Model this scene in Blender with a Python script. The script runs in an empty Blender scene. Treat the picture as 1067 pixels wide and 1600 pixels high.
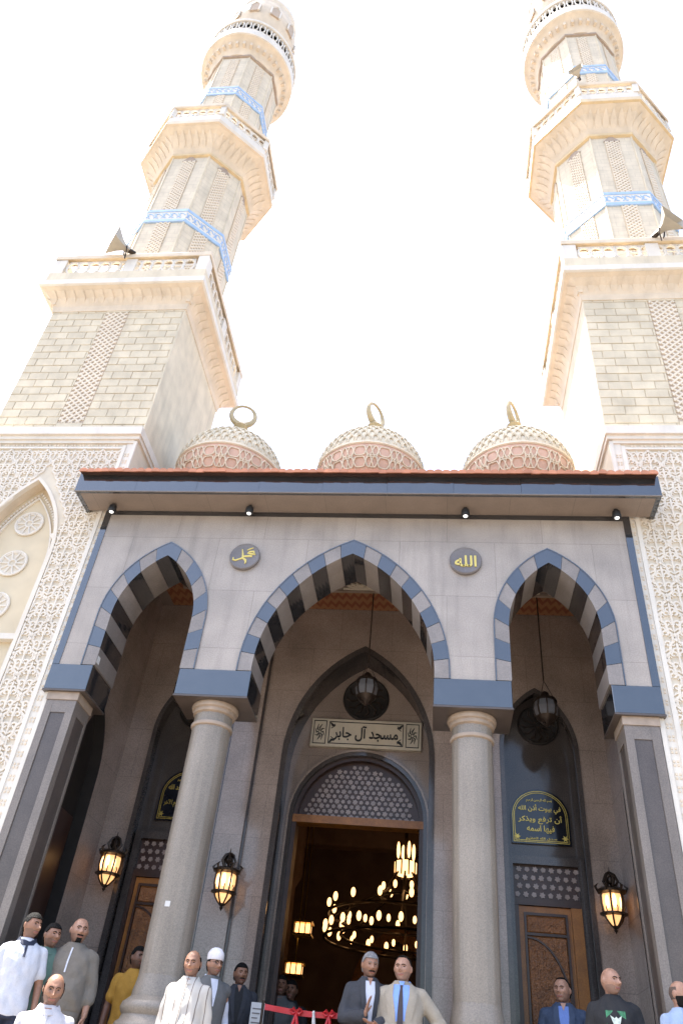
import bpy, math, random
import numpy as np
from mathutils import Vector, Matrix
random.seed(7)
SC = bpy.context.scene
COL = SC.collection
R = math.radians
# ------------------------------------------------------------------ camera, world, sun, exposure
K = 1.125                       # design units (portico front 8 units from the lens) -> metres
CAMZ = 1.6
def T(p): return Vector((K*p[0], K*p[1], (p[2]-CAMZ)*K + CAMZ))
CAM = (1.0815, -8.0, CAMZ)
PITCH, ROLL, YAW, FPX = R(38.3594), R(6.3913), R(-9.1612), 1196.18
def cam_axes():
    fwd = Vector((math.sin(YAW)*math.cos(PITCH), math.cos(YAW)*math.cos(PITCH), math.sin(PITCH)))
    rt = Vector((math.cos(YAW), -math.sin(YAW), 0)); up = rt.cross(fwd)
    return rt*math.cos(ROLL)+up*math.sin(ROLL), -rt*math.sin(ROLL)+up*math.cos(ROLL), fwd
AX = cam_axes()
def PY(u, v, Y):                # photo pixel + known depth plane (design units) -> point
    q = AX[0]*((u-533.5)/FPX) + AX[1]*((800-v)/FPX) + AX[2]
    t = (Y-CAM[1])/q.y
    return Vector(CAM) + q*t
cd = bpy.data.cameras.new('camera'); cam = bpy.data.objects.new('camera', cd); COL.objects.link(cam)
cam.matrix_world = Matrix.Translation(T(CAM)) @ Matrix((AX[0], AX[1], -AX[2])).transposed().to_4x4()
cd.sensor_fit = 'VERTICAL'; cd.sensor_height = 36; cd.lens = FPX/1600*36
cd.clip_start = .05; cd.clip_end = 3000
SC.camera = cam
SUN_EL, SUN_AZ = R(70), R(-84)  # azimuth measured from +Y (behind the building) towards -X
sd = Vector((math.sin(SUN_AZ)*math.cos(SUN_EL), math.cos(SUN_AZ)*math.cos(SUN_EL), math.sin(SUN_EL)))
W = bpy.data.worlds.new('World'); SC.world = W; W.use_nodes = True
nt = W.node_tree; bg = nt.nodes['Background']
sky = nt.nodes.new('ShaderNodeTexSky'); sky.sky_type = 'NISHITA'; sky.sun_disc = False
sky.sun_elevation = SUN_EL; sky.sun_rotation = SUN_AZ
sky.air_density = 1.0; sky.dust_density = 3.5; sky.ozone_density = 1.0
nt.links.new(sky.outputs[0], bg.inputs[0]); bg.inputs[1].default_value = 0.12
sl = bpy.data.lights.new('sun', 'SUN'); sl.energy = 3.6; sl.angle = R(.53); sl.color = (1, .95, .87)
so = bpy.data.objects.new('sun', sl); COL.objects.link(so)
so.rotation_euler = sd.to_track_quat('Z', 'Y').to_euler(); so.location = sd*60
vs = SC.view_settings; vs.view_transform = 'Standard'; vs.look = 'None'; vs.gamma = 1; vs.use_curve_mapping = False
vs.exposure = 2.34
SC.cycles.max_bounces = 8; SC.cycles.diffuse_bounces = 5; SC.cycles.glossy_bounces = 4
SC.cycles.sample_clamp_indirect = 6

# ------------------------------------------------------------------ materials
def mat(name, col, rough=.6, var=.12, scale=6, speck=0, speck_scale=90, bump=0, bump_scale=40, metal=0, spec=.5,
        emit=None, estr=0, coat=0, objvar=0, joints=None, streak=0):
    m = bpy.data.materials.new(name); m.use_nodes = True
    N = m.node_tree.nodes; Lk = m.node_tree.links; b = N['Principled BSDF']
    b.inputs['Roughness'].default_value = rough; b.inputs['Metallic'].default_value = metal
    b.inputs['Specular IOR Level'].default_value = spec; b.inputs['Coat Weight'].default_value = coat
    geo = N.new('ShaderNodeNewGeometry')
    rgb = N.new('ShaderNodeRGB'); rgb.outputs[0].default_value = (*col, 1); out = rgb.outputs[0]
    def mulnoise(out, sc, lo, hi, det=4):
        n = N.new('ShaderNodeTexNoise'); n.inputs['Scale'].default_value = sc; n.inputs['Detail'].default_value = det
        Lk.new(geo.outputs['Position'], n.inputs['Vector'])
        mr = N.new('ShaderNodeMapRange'); mr.inputs[1].default_value = .3; mr.inputs[2].default_value = .7
        mr.inputs[3].default_value = lo; mr.inputs[4].default_value = hi; Lk.new(n.outputs[0], mr.inputs[0])
        mx = N.new('ShaderNodeMix'); mx.data_type = 'RGBA'; mx.blend_type = 'MULTIPLY'; mx.inputs[0].default_value = 1
        Lk.new(out, mx.inputs[6]); Lk.new(mr.outputs[0], mx.inputs[7]); return mx.outputs[2]
    if var: out = mulnoise(out, scale, 1-var, 1+var)
    if speck: out = mulnoise(out, speck_scale, 1-speck, 1+speck, 2)
    if streak:                       # rain streaks and grime running down the face
        mp = N.new('ShaderNodeMapping'); mp.inputs['Scale'].default_value = (3.2, 3.2, .28); Lk.new(geo.outputs['Position'], mp.inputs['Vector'])
        n = N.new('ShaderNodeTexNoise'); n.inputs['Scale'].default_value = 1.6; n.inputs['Detail'].default_value = 6; n.inputs['Roughness'].default_value = .65
        Lk.new(mp.outputs[0], n.inputs['Vector'])
        mr = N.new('ShaderNodeMapRange'); mr.inputs[1].default_value = .5; mr.inputs[2].default_value = .72; mr.inputs[3].default_value = 1; mr.inputs[4].default_value = 1-streak
        Lk.new(n.outputs[0], mr.inputs[0])
        mx = N.new('ShaderNodeMix'); mx.data_type = 'RGBA'; mx.blend_type = 'MULTIPLY'; mx.inputs[0].default_value = 1
        Lk.new(out, mx.inputs[6]); Lk.new(mr.outputs[0], mx.inputs[7]); out = mx.outputs[2]
    if objvar:
        oi = N.new('ShaderNodeObjectInfo'); mr = N.new('ShaderNodeMapRange')
        mr.inputs[3].default_value = 1-objvar; mr.inputs[4].default_value = 1+objvar; Lk.new(oi.outputs['Random'], mr.inputs[0])
        mx = N.new('ShaderNodeMix'); mx.data_type = 'RGBA'; mx.blend_type = 'MULTIPLY'; mx.inputs[0].default_value = 1
        Lk.new(out, mx.inputs[6]); Lk.new(mr.outputs[0], mx.inputs[7]); out = mx.outputs[2]
    bh = None
    if joints:                      # (brick width, row height, plane) slab joints as fine relief + thin dark line
        sx = N.new('ShaderNodeSeparateXYZ'); cx = N.new('ShaderNodeCombineXYZ'); Lk.new(geo.outputs['Position'], sx.inputs[0])
        Lk.new(sx.outputs[joints[2]], cx.inputs[0]); Lk.new(sx.outputs[2], cx.inputs[1])
        bt = N.new('ShaderNodeTexBrick'); bt.inputs['Scale'].default_value = 1; bt.inputs['Brick Width'].default_value = joints[0]
        bt.inputs['Row Height'].default_value = joints[1]; bt.inputs['Mortar Size'].default_value = joints[3]
        bt.inputs['Color1'].default_value = (1, 1, 1, 1); bt.inputs['Color2'].default_value = (joints[5] if len(joints) > 5 else .94,)*3+(1,); bt.inputs['Mortar'].default_value = (joints[4],)*3+(1,)
        Lk.new(cx.outputs[0], bt.inputs['Vector'])
        mx = N.new('ShaderNodeMix'); mx.data_type = 'RGBA'; mx.blend_type = 'MULTIPLY'; mx.inputs[0].default_value = 1
        Lk.new(out, mx.inputs[6]); Lk.new(bt.outputs[0], mx.inputs[7]); out = mx.outputs[2]
    Lk.new(out, b.inputs['Base Color'])
    if bump:
        n = N.new('ShaderNodeTexNoise'); n.inputs['Scale'].default_value = bump_scale; n.inputs['Detail'].default_value = 5
        Lk.new(geo.outputs['Position'], n.inputs['Vector'])
        bp = N.new('ShaderNodeBump'); bp.inputs['Strength'].default_value = bump; bp.inputs['Distance'].default_value = .02
        Lk.new(n.outputs[0], bp.inputs['Height']); Lk.new(bp.outputs[0], b.inputs['Normal'])
    if emit:
        b.inputs['Emission Color'].default_value = (*emit, 1); b.inputs['Emission Strength'].default_value = estr
    return m
def wave_mat(name, c1, c2, scale, axis='X', rough=.6, kind='zig'):
    """two-colour woven / striped / zigzag print in world metres"""
    m = bpy.data.materials.new(name); m.use_nodes = True
    N = m.node_tree.nodes; Lk = m.node_tree.links; b = N['Principled BSDF']; b.inputs['Roughness'].default_value = rough
    tc = N.new('ShaderNodeTexCoord'); sx = N.new('ShaderNodeSeparateXYZ'); Lk.new(tc.outputs['Object'], sx.inputs[0])
    def math_(op, a, bb=None):
        n = N.new('ShaderNodeMath'); n.operation = op
        for i, q in enumerate((a, bb)):
            if q is None: continue
            if isinstance(q, (int, float)): n.inputs[i].default_value = q
            else: Lk.new(q, n.inputs[i])
        return n.outputs[0]
    i = 'XYZ'.index(axis)
    if kind == 'stripe':
        v = math_('FRACT', math_('MULTIPLY', sx.outputs[i], scale)); f = math_('LESS_THAN', v, .12)
    else:
        v = math_('PINGPONG', math_('MULTIPLY', sx.outputs[0], scale), .5)
        w = math_('FRACT', math_('ADD', math_('MULTIPLY', sx.outputs[i], scale*.55), math_('MULTIPLY', v, 1.1))); f = math_('LESS_THAN', w, .45)
    mx = N.new('ShaderNodeMix'); mx.data_type = 'RGBA'; mx.inputs[6].default_value = (*c1, 1); mx.inputs[7].default_value = (*c2, 1)
    Lk.new(f, mx.inputs[0]); Lk.new(mx.outputs[2], b.inputs['Base Color'])
    return m
G = {}
G['ground'] = mat('paving', (.25, .215, .175), .85, .15, 2, bump=.3, joints=(.6, .6, 0, .01, .6))
G['step'] = mat('step_granite', (.33, .29, .26), .5, .1, 5, .15)
G['wall'] = mat('grey_granite', (.375, .328, .288), .46, .15, 1.6, .16, 70, joints=(1.35, .92, 0, .005, .70, .90), streak=.2)
G['wall2'] = mat('arch_grey_granite', (.245, .215, .195), .38, .12, 4, .16, 80, objvar=.1)
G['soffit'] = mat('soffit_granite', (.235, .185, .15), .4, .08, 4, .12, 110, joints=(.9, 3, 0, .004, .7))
G['black'] = mat('black_granite', (.022, .023, .026), .07, .2, 5, .2, 120, spec=1.0, coat=1.0, bump=.03, bump_scale=2.2)
G['column'] = mat('column_granite', (.25, .214, .174), .40, .12, 1.3, .18, 75, streak=.22)
G['ring'] = mat('terracotta_ring', (.36, .28, .215), .55, .15, 8)
G['dark'] = mat('dark_polished_granite', (.33, .26, .22), .12, .2, 1.5, .2, 60, spec=.5, joints=(.9, .8, 0, .005, .75))
G['dark_side'] = mat('dark_polished_granite_side', (.33, .26, .22), .12, .2, 1.5, .2, 60, spec=.5, joints=(.9, .8, 1, .005, .75))
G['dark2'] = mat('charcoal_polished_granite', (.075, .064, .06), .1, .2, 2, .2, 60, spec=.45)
G['pil_light'] = mat('pilaster_light_granite', (.195, .165, .142), .4, .12, 2, .18, 70, streak=.2)
G['pil_dark'] = mat('pilaster_dark_granite', (.088, .07, .06), .3, .12, 4, .2, 90)
G['cream'] = mat('cream_stone', (.65, .57, .43), .8, .1, 3, bump=.2, streak=.15)
G['peach'] = mat('peach_stone', (.68, .58, .45), .8, .1, 3, bump=.25, streak=.1)
G['brick'] = mat('cream_brick', (.62, .545, .41), .85, .12, 3, bump=.3, objvar=.06, streak=.1)
G['mortar'] = mat('brick_mortar', (.60, .52, .39), .9, .1, 5)
G['shaft'] = mat('shaft_brick', (.66, .58, .45), .85, .1, 3, streak=.12, joints=(.34, .17, 0, .010, .88, .96))
G['white'] = mat('white_stone', (.70, .655, .58), .75, .07, 3, bump=.15, streak=.1)
G['carve'] = mat('carved_white_stone', (.68, .62, .53), .8, .06, 2, bump=.15)
G['tan'] = mat('tan_ground_stone', (.62, .55, .44), .9, .1, 3)
G['lat'] = mat('lattice_stone', (.70, .62, .50), .8, .06, 4)
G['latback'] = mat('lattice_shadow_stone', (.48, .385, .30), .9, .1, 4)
G['blue'] = mat('blue_glaze', (.32, .47, .70), .5, .1, 6)  # blue paled so the colour carries the veiling glare
G['gold'] = mat('gold_paint', (.64, .50, .30), .5, .1, 6)
G['brass'] = mat('brass', (.60, .42, .10), .32, .1, 6, metal=.7)
G['tile'] = mat('terracotta_tile', (.50, .21, .12), .7, .15, 6, objvar=.15)
G['domeband'] = mat('dome_terracotta', (.62, .41, .31), .75, .1, 4, bump=.2)
G['domecream'] = mat('dome_cream', (.64, .57, .44), .8, .1, 5, bump=.5, bump_scale=14)
G['strap'] = mat('dome_strapwork', (.70, .60, .46), .7, .06, 4)
G['orangeband'] = wave_mat('zigzag_ceiling', (.34, .155, .07), (.24, .075, .03), 7.0, 'Y')
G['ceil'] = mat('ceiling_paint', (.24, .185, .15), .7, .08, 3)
G['wood'] = mat('carved_wood', (.24, .095, .03), .42, .25, 9, .3, 40, bump=.8, bump_scale=38)
G['wood2'] = mat('oiled_wood', (.30, .115, .022), .38, .2, 6, .15, 50)
G['wooddark'] = mat('dark_wood', (.045, .02, .014), .35, .2, 6)
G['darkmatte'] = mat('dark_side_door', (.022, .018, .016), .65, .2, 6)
G['bronze'] = mat('dark_bronze', (.05, .035, .026), .4, .2, 12, metal=.6)
G['glow'] = mat('lamp_glow', (1, .7, .4), .5, 0, emit=(1, .48, .17), estr=.26)
G['bulb'] = mat('bulb_glow', (1, .8, .5), .5, 0, emit=(1, .52, .20), estr=.75)
G['bulb2'] = mat('lantern_bulb_glow', (1, .8, .5), .5, 0, emit=(1, .60, .26), estr=.75)
G['glow2'] = mat('hall_lantern_glow', (1, .7, .4), .5, 0, emit=(1, .52, .2), estr=.5)
G['dimglass'] = mat('unlit_lamp_glass', (.17, .17, .18), .2, .15, 8)
G['lens'] = mat('spotlight_lens', (.9, .9, .9), .2, 0, emit=(1, .98, .95), estr=.35)
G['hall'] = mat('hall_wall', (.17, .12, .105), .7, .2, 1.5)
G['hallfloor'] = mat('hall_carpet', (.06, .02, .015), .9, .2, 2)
G['sign'] = mat('sign_cream', (.60, .53, .42), .5, .06, 6)
G['ink'] = mat('black_ink', (.015, .015, .017), .5, 0)
G['plaque'] = mat('plaque_black_granite', (.014, .015, .02), .07, .2, 6, spec=.5)
G['medal'] = mat('medallion_stone', (.155, .14, .138), .3, .1, 8, .2)
G['yellow'] = mat('yellow_gold_letter', (.66, .55, .16), .45, 0)
G['horn'] = mat('speaker_grey_beige', (.42, .38, .31), .5, .06, 6)
G['red'] = mat('red_satin', (.46, .015, .02), .4, .1, 12)
G['finial'] = mat('aged_brass_finial', (.46, .38, .23), .5, .15, 9, metal=.1)
G['paper'] = mat('white_paper', (.60, .59, .57), .7, .05, 9)
G['starpane'] = mat('frosted_pane', (.29, .225, .20), .25, .2, 9)
G['niche'] = mat('niche_plaster', (.62, .53, .38), .8, .06, 3)

# ------------------------------------------------------------------ mesh building
class MB:
    def __init__(s): s.v = []; s.f = []
    def add(s, vs_, fs): n = len(s.v); s.v += [tuple(p) for p in vs_]; s.f += [tuple(i+n for i in f) for f in fs]; return s
    def box(s, x0, x1, y0, y1, z0, z1):
        return s.add([(x0,y0,z0),(x1,y0,z0),(x1,y1,z0),(x0,y1,z0),(x0,y0,z1),(x1,y0,z1),(x1,y1,z1),(x0,y1,z1)],
                     [(0,3,2,1),(4,5,6,7),(0,1,5,4),(1,2,6,5),(2,3,7,6),(3,0,4,7)])
    def bbox(s, x0, x1, y0, y1, z0, z1, b):            # box with a bevelled front (-Y) face
        return s.add([(x0,y0+b,z0),(x1,y0+b,z0),(x1,y1,z0),(x0,y1,z0),(x0,y0+b,z1),(x1,y0+b,z1),(x1,y1,z1),(x0,y1,z1),
                      (x0+b,y0,z0+b),(x1-b,y0,z0+b),(x1-b,y0,z1-b),(x0+b,y0,z1-b)],
                     [(0,3,2,1),(4,5,6,7),(1,2,6,5),(2,3,7,6),(3,0,4,7),(0,1,9,8),(1,5,10,9),(5,4,11,10),(4,0,8,11),(8,9,10,11)])
    def prism(s, poly, y0, y1):                        # (x,z) outline, counter-clockwise seen from -Y
        n = len(poly)
        return s.add([(x,y0,z) for x,z in poly]+[(x,y1,z) for x,z in poly],
                     [tuple(range(n)), tuple(range(2*n-1,n-1,-1))]+[(i,i+n,(i+1)%n+n,(i+1)%n) for i in range(n)])
    def loft(s, rings, caps=True):
        n = len(rings[0]); vs_ = [p for r in rings for p in r]; fs = []
        for k in range(len(rings)-1):
            for i in range(n): j = (i+1)%n; fs.append((k*n+i, k*n+j, (k+1)*n+j, (k+1)*n+i))
        if caps: fs.append(tuple(range(n-1,-1,-1))); fs.append(tuple(range((len(rings)-1)*n, len(rings)*n)))
        return s.add(vs_, fs)
    def lathe(s, prof, cx, cy, n=32, a0=0, sx=1, sy=1):
        return s.loft([[(cx+r*math.cos(a0+2*math.pi*i/n)*sx, cy+r*math.sin(a0+2*math.pi*i/n)*sy, z) for i in range(n)] for r, z in prof])
    def tube(s, pts, rad, n=8, caps=True, closed=False):
        pts = [Vector(p) for p in pts]; rings = []; m = len(pts)
        rr = rad if isinstance(rad, (list, tuple)) else [rad]*m
        prev = None
        for i, p in enumerate(pts):
            if closed: d = pts[(i+1)%m]-pts[i-1]
            else: d = pts[min(i+1,m-1)]-pts[max(i-1,0)]
            d.normalize()
            if prev is None:
                u = d.orthogonal().normalized()
            else:
                u = (prev-d*prev.dot(d))
                u = u.normalized() if u.length > 1e-6 else d.orthogonal().normalized()
            prev = u; w = d.cross(u)
            rings.append([p+(u*math.cos(2*math.pi*k/n)+w*math.sin(2*math.pi*k/n))*rr[i] for k in range(n)])
        if closed: rings.append(rings[0]); return s.loft(rings, False)
        return s.loft(rings, caps)
    def ell(s, c, r, n=16, m=10):
        return s.loft([[(c[0]+r[0]*math.sin(t)*math.cos(2*math.pi*i/n), c[1]+r[1]*math.sin(t)*math.sin(2*math.pi*i/n), c[2]-r[2]*math.cos(t)) for i in range(n)]
                       for t in [math.pi*(.02+.96*k/m) for k in range(m+1)]])
    def ribbon(s, pts, w, y0, y1):                     # flat strap in the XZ plane raised from y1 to y0
        pts = [Vector((p[0],0,p[1])) for p in pts]; m = len(pts); rings = []
        for i, p in enumerate(pts):
            d = pts[min(i+1,m-1)]-pts[max(i-1,0)]; d.normalize(); nrm = Vector((-d.z,0,d.x))
            ww = w[i] if isinstance(w,(list,tuple)) else w
            a = p+nrm*ww/2; b = p-nrm*ww/2
            rings.append([(a.x,y1,a.z),(a.x*.85+b.x*.15,y0,a.z*.85+b.z*.15),(b.x*.85+a.x*.15,y0,b.z*.85+a.z*.15),(b.x,y1,b.z)])
        return s.loft(rings)
    def spin(s, cx, cy, ang, start=0):                 # rotate everything added since `start` about a vertical axis
        c, n = math.cos(ang), math.sin(ang)
        for i in range(start, len(s.v)):
            x, y, z = s.v[i]; x -= cx; y -= cy; s.v[i] = (cx+x*c-y*n, cy+x*n+y*c, z)
        return s
    def mesh(s, name, m, org=(0,0,0), smooth=False, scale=True):
        me = bpy.data.meshes.new(name)
        o = np.array(org, float); k = K if scale else 1.0
        v = (np.array(s.v, float).reshape(-1,3)-o)*k
        me.from_pydata(v.tolist(), [], s.f)
        me.materials.append(m)
        if smooth:
            me.polygons.foreach_set('use_smooth', [True]*len(me.polygons))
            try: me.set_sharp_from_angle(angle=R(40))
            except Exception: pass
        me.update(); return me
ORG = {}
def tag(o, label=None, cat=None, group=None, kind=None):
    for k, v in (('label',label),('category',cat),('group',group),('kind',kind)):
        if v: o[k] = v
    return o
def thing(name, org, label, cat, group=None):
    o = bpy.data.objects.new(name, None); COL.objects.link(o); o.location = T(org); o.empty_display_size = .2
    ORG[o] = tuple(org); return tag(o, label, cat, group)
def part(name, mb, m, parent, smooth=False, label=None, kind=None):
    org = ORG[parent]
    o = bpy.data.objects.new(name, mb.mesh(name, m, org, smooth)); COL.objects.link(o); o.parent = parent; ORG[o] = org
    return tag(o, label, None, None, kind)
def inst(name, me, parent, at, rot=None):              # shared-mesh piece at a design-unit position
    o = bpy.data.objects.new(name, me); COL.objects.link(o); o.parent = parent
    o.location = T(at)-T(ORG[parent]); ORG[o] = ORG[parent]
    if rot: o.rotation_euler = rot
    return o
def single(name, mb, m, org, label, cat, group=None, smooth=False):
    o = bpy.data.objects.new(name, mb.mesh(name, m, org, smooth)); COL.objects.link(o); o.location = T(org); ORG[o] = tuple(org)
    return tag(o, label, cat, group)
def struct(name, mb, m):
    o = bpy.data.objects.new(name, mb.mesh(name, m, (0,0,CAMZ))); COL.objects.link(o); o.location = (0,0,CAMZ); ORG[o] = (0,0,CAMZ)
    return tag(o, None, None, None, 'structure')
def copy_tree(o, parent=None):
    c = o.copy(); COL.objects.link(c); c.parent = parent; ORG[c] = ORG[o]
    for ch in o.children: copy_tree(ch, c)
    return c
def poly_arch(a, zs, za, n=12):                        # pointed arch: list of (x,z) left spring -> apex -> right spring
    h = za-zs; c = (h*h-a*a)/(2*a); r = a+c; t1 = math.acos(max(-1, min(1, c/r))) if r else 0
    L = [(c-r*math.cos(t1*i/n), zs+r*math.sin(t1*i/n)) for i in range(n+1)]
    return L+[(-x, z) for x, z in L[-2::-1]]
GZ = CAMZ-CAMZ/K                                       # ground level in design units
FZ = CAMZ+(1.32-CAMZ)/K                                # portico floor
# ------------------------------------------------------------------ ground, steps
struct('ground', MB().add([(-300,-300,GZ),(300,-300,GZ),(300,300,GZ),(-300,300,GZ)], [(0,1,2,3)]), G['ground'])
struct('portico_floor', MB().box(-3.7,3.7,-.42,3.3,GZ-.3,FZ), G['step'])
rise = (FZ-GZ)/8
for k in range(1, 8):
    struct('step', MB().box(-3.9,3.9,-.42-.27*k,-.421-.27*(k-1),GZ-.2,FZ-rise*k), G['step'])
# ------------------------------------------------------------------ wall with arched openings
def openwall(mb, s0, s1, z0, z1, arches, fn, flip=False):
    """front skin of a wall in (s,z) with arch openings [(centre,half,zbottom,zspring,zapex)]; fn maps (s,z)->xyz"""
    cuts = s0
    def q(a, b, c, d):
        n = len(mb.v); mb.v += [tuple(fn(*p)) for p in (a,b,c,d)]
        mb.f.append((n,n+3,n+2,n+1) if flip else (n,n+1,n+2,n+3))
    for (c, a, zb, zs, za) in sorted(arches):
        if c-a > cuts: q((cuts,z0),(c-a,z0),(c-a,z1),(cuts,z1))
        if zb > z0: q((c-a,z0),(c+a,z0),(c+a,zb),(c-a,zb))
        P = poly_arch(a, zs, za)
        for (x1,h1),(x2,h2) in zip(P, P[1:]): q((c+x1,h1),(c+x2,h2),(c+x2,z1),(c+x1,z1))
        cuts = c+a
    q((cuts,z0),(s1,z0),(s1,z1),(cuts,z1))
    return mb
def reveal(mb, c, a, zb, zs, za, fn, y0, y1, flip=False):   # fn(s,z,d) ; soffit and jambs of an opening
    P = [(-a,zb)]+poly_arch(a, zs, za)+[(a,zb)]
    for (x1,h1),(x2,h2) in zip(P, P[1:]):
        n = len(mb.v); mb.v += [tuple(fn(c+x1,h1,y0)),tuple(fn(c+x2,h2,y0)),tuple(fn(c+x2,h2,y1)),tuple(fn(c+x1,h1,y1))]
        mb.f.append((n,n+3,n+2,n+1) if flip else (n,n+1,n+2,n+3))
    return mb
def archband(a, zb, zs, za, w, y0, y1, cx=0, n=14):       # moulding following an arched opening, outside offset w
    Pi = [(-a,zb)]+poly_arch(a,zs,za,n)+[(a,zb)]
    Po = [(-a-w,zb)]+poly_arch(a+w,zs,za+w*1.25,n)+[(a+w,zb)]
    return MB().loft([[(cx+i[0],y1,i[1]),(cx+i[0],y0,i[1]),(cx+o[0],y0,o[1]),(cx+o[0],y1,o[1])] for i,o in zip(Pi,Po)])
TH = .634; ZB, ZT, ZW = 5.286, 5.612, 7.985
HW = 3.516; SIDE = 2.45; AS, AC = .69, 1.228
portico = thing('entrance_portico', (0,0,FZ), 'grey granite entrance portico with three striped pointed arches', 'portico')
# ---- arcade wall
ar = [(-SIDE,AS,ZT,6.3,7.44),(0,AC,ZT,5.66,7.523),(SIDE,AS,ZT,6.3,7.44)]
mb = MB(); openwall(mb,-3.43,3.43,ZT,ZW,ar,lambda s,z:(s,0,z)); part('arcade_wall', mb, G['wall'], portico)
mb = MB(); openwall(mb,-3.43,3.43,ZT,8.05,ar,lambda s,z:(s,TH,z),True)
for x in (-3.43,3.43): mb.add([(x,0.06,ZT),(x,TH,ZT),(x,TH,8.05),(x,.06,8.05)],[(0,1,2,3) if x>0 else (0,3,2,1)])
part('arcade_inner_wall', mb, G['dark'], portico)
# ---- voussoirs
def side_path(a, zs, za, side):
    P = [(-a,ZT+.001)]+poly_arch(a,zs,za,40)[:41]
    return [(p[0]*(-side), p[1]) for p in P] if side > 0 else P
def resample(P, ts):
    d = [0]
    for p, q in zip(P, P[1:]): d.append(d[-1]+math.dist(p,q))
    out = []
    for t in ts:
        L = t*d[-1]; i = 0
        while i < len(d)-2 and d[i+1] < L: i += 1
        f = (L-d[i])/max(1e-9,d[i+1]-d[i]); f = min(1,max(0,f))
        out.append((P[i][0]+(P[i+1][0]-P[i][0])*f, P[i][1]+(P[i+1][1]-P[i][1])*f))
    return out
def voussoirs(cx, a, zs, za, nb):
    w = .165; dz = .203; key = .75/(nb+.75)
    for sd_ in (-1, 1):
        Po = side_path(a,zs,za,sd_); Pi = side_path(a-w,zs,za-dz,sd_)
        for k in range(nb):
            t0 = (1-key)*k/nb+.0012; t1 = (1-key)*(k+1)/nb-.0012
            ts = [t0+(t1-t0)*i/4 for i in range(5)]
            o_ = resample(Po,ts); i_ = resample(Pi,ts); blk = k%2==1
            y0 = -.010 if blk else -.008
            rings = [[(cx+p[0],y0,p[1]),(cx+q[0],y0,q[1]),(cx+q[0],TH+.004,q[1]),(cx+p[0],TH+.004,p[1])] for p,q in zip(o_,i_)]
            if sd_ > 0: rings = rings[::-1]
            part('voussoir', MB().loft(rings), G['black'] if blk else G['wall2'], portico)
    ts = [1-key+.0012+(key-.0012)*i/5 for i in range(6)]
    oL = resample(side_path(a,zs,za,-1),ts); iL = resample(side_path(a-w,zs,za-dz,-1),ts)
    rings = [[(cx+p[0],-.012,p[1]),(cx+q[0],-.012,q[1]),(cx+q[0],TH+.004,q[1]),(cx+p[0],TH+.004,p[1])] for p,q in zip(oL,iL)]
    rings += [[(2*cx-x,y,z) for x,y,z in r] for r in rings[-2::-1]]
    part('keystone', MB().loft(rings), G['black'], portico)
    e = archband(a+.001,ZT,zs,za+.001,.014,-.016,.01,cx); part('arch_edge_line', e, G['black'], portico)
voussoirs(-SIDE,AS,6.3,7.44,7); voussoirs(0,AC,5.66,7.523,9); voussoirs(SIDE,AS,6.3,7.44,7)
# ---- imposts, corner strips, pilasters
for x0,x1 in ((-HW,-2.995),(-1.92,-1.055),(1.055,1.92),(2.995,HW)):
    part('impost_block', MB().bbox(x0,x1,-.012,TH+.01,ZB,ZT-.001,.006), G['black'], portico)
    part('impost_edge', MB().box(x0-.006,x1+.006,-.02,TH+.016,ZB-.022,ZB-.0005), G['pil_dark'], portico)
for s in (-1,1):
    x0,x1 = sorted((s*3.43,s*HW))
    part('corner_strip', MB().box(x0+.001,x1,-.009,.055,ZT,ZW), G['black'], portico)
part('shadow_strip', MB().box(-3.43,3.43,-.007,.0,7.915,ZW), G['black'], portico)  # thin black strip stands in for the shade line below the soffit
for s in (-1,1):
    xa,xb = sorted((s*3.44,s*3.075))
    part('pilaster_core', MB().box(xa+.012,xb-.012,.042,.448,FZ,ZB-.12), G['pil_dark'], portico)
    for u0,u1 in ((xa,xa+.085),(xb-.095,xb)):
        part('pilaster_strip', MB().box(u0,u1,.028,.14,FZ,ZB-.12), G['pil_light'], portico)
    xi = xb if s<0 else xa
    x0,x1 = (xi-.06,xi) if s<0 else (xi,xi+.06)
    part('pilaster_strip', MB().box(x0,x1,.41,.452,FZ,ZB-.12), G['pil_light'], portico)
    part('pilaster_strip', MB().box(xa+.002,xb-.002,.03,.451,ZB-.27,ZB-.119), G['pil_light'], portico)
    part('pilaster_cap', MB().box(xa-.012,xb+.012,.016,.464,ZB-.118,ZB-.023), G['ring'], portico)
# ---- cornice, soffit, roof edge
CH = 3.83; CY = -.437
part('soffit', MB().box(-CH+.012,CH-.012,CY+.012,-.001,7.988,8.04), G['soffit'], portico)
for i in range(9):
    x0 = -CH+2*CH*i/9+.0015; x1 = -CH+2*CH*(i+1)/9-.0015; t_ = random.uniform(-.003,.003); q_ = random.uniform(-.004,.004)
    part('fascia_slab', MB().add([(x0,CY+t_,7.986),(x1,CY-t_,7.986),(x1,CY+.06,7.986),(x0,CY+.06,7.986),(x0,CY+t_+q_,8.30),(x1,CY-t_+q_,8.30),(x1,CY+.06,8.30),(x0,CY+.06,8.30)],[(0,3,2,1),(4,5,6,7),(0,1,5,4),(1,2,6,5),(2,3,7,6),(3,0,4,7)]), G['black'], portico)
for x0 in (-CH,CH-.06): part('fascia_return', MB().box(x0,x0+.06,CY+.0601,.049,7.986,8.30), G['black'], portico)
part('fascia_edge', MB().box(-CH-.004,CH+.004,CY-.006,CY+.012,7.974,7.9859), G['pil_light'], portico)
part('roof_slab', MB().box(-3.44,3.44,CY+.07,3.6,8.06,8.36), G['ceil'], portico)
nt_ = 74; tw = (2*CH-.06)/nt_
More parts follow.
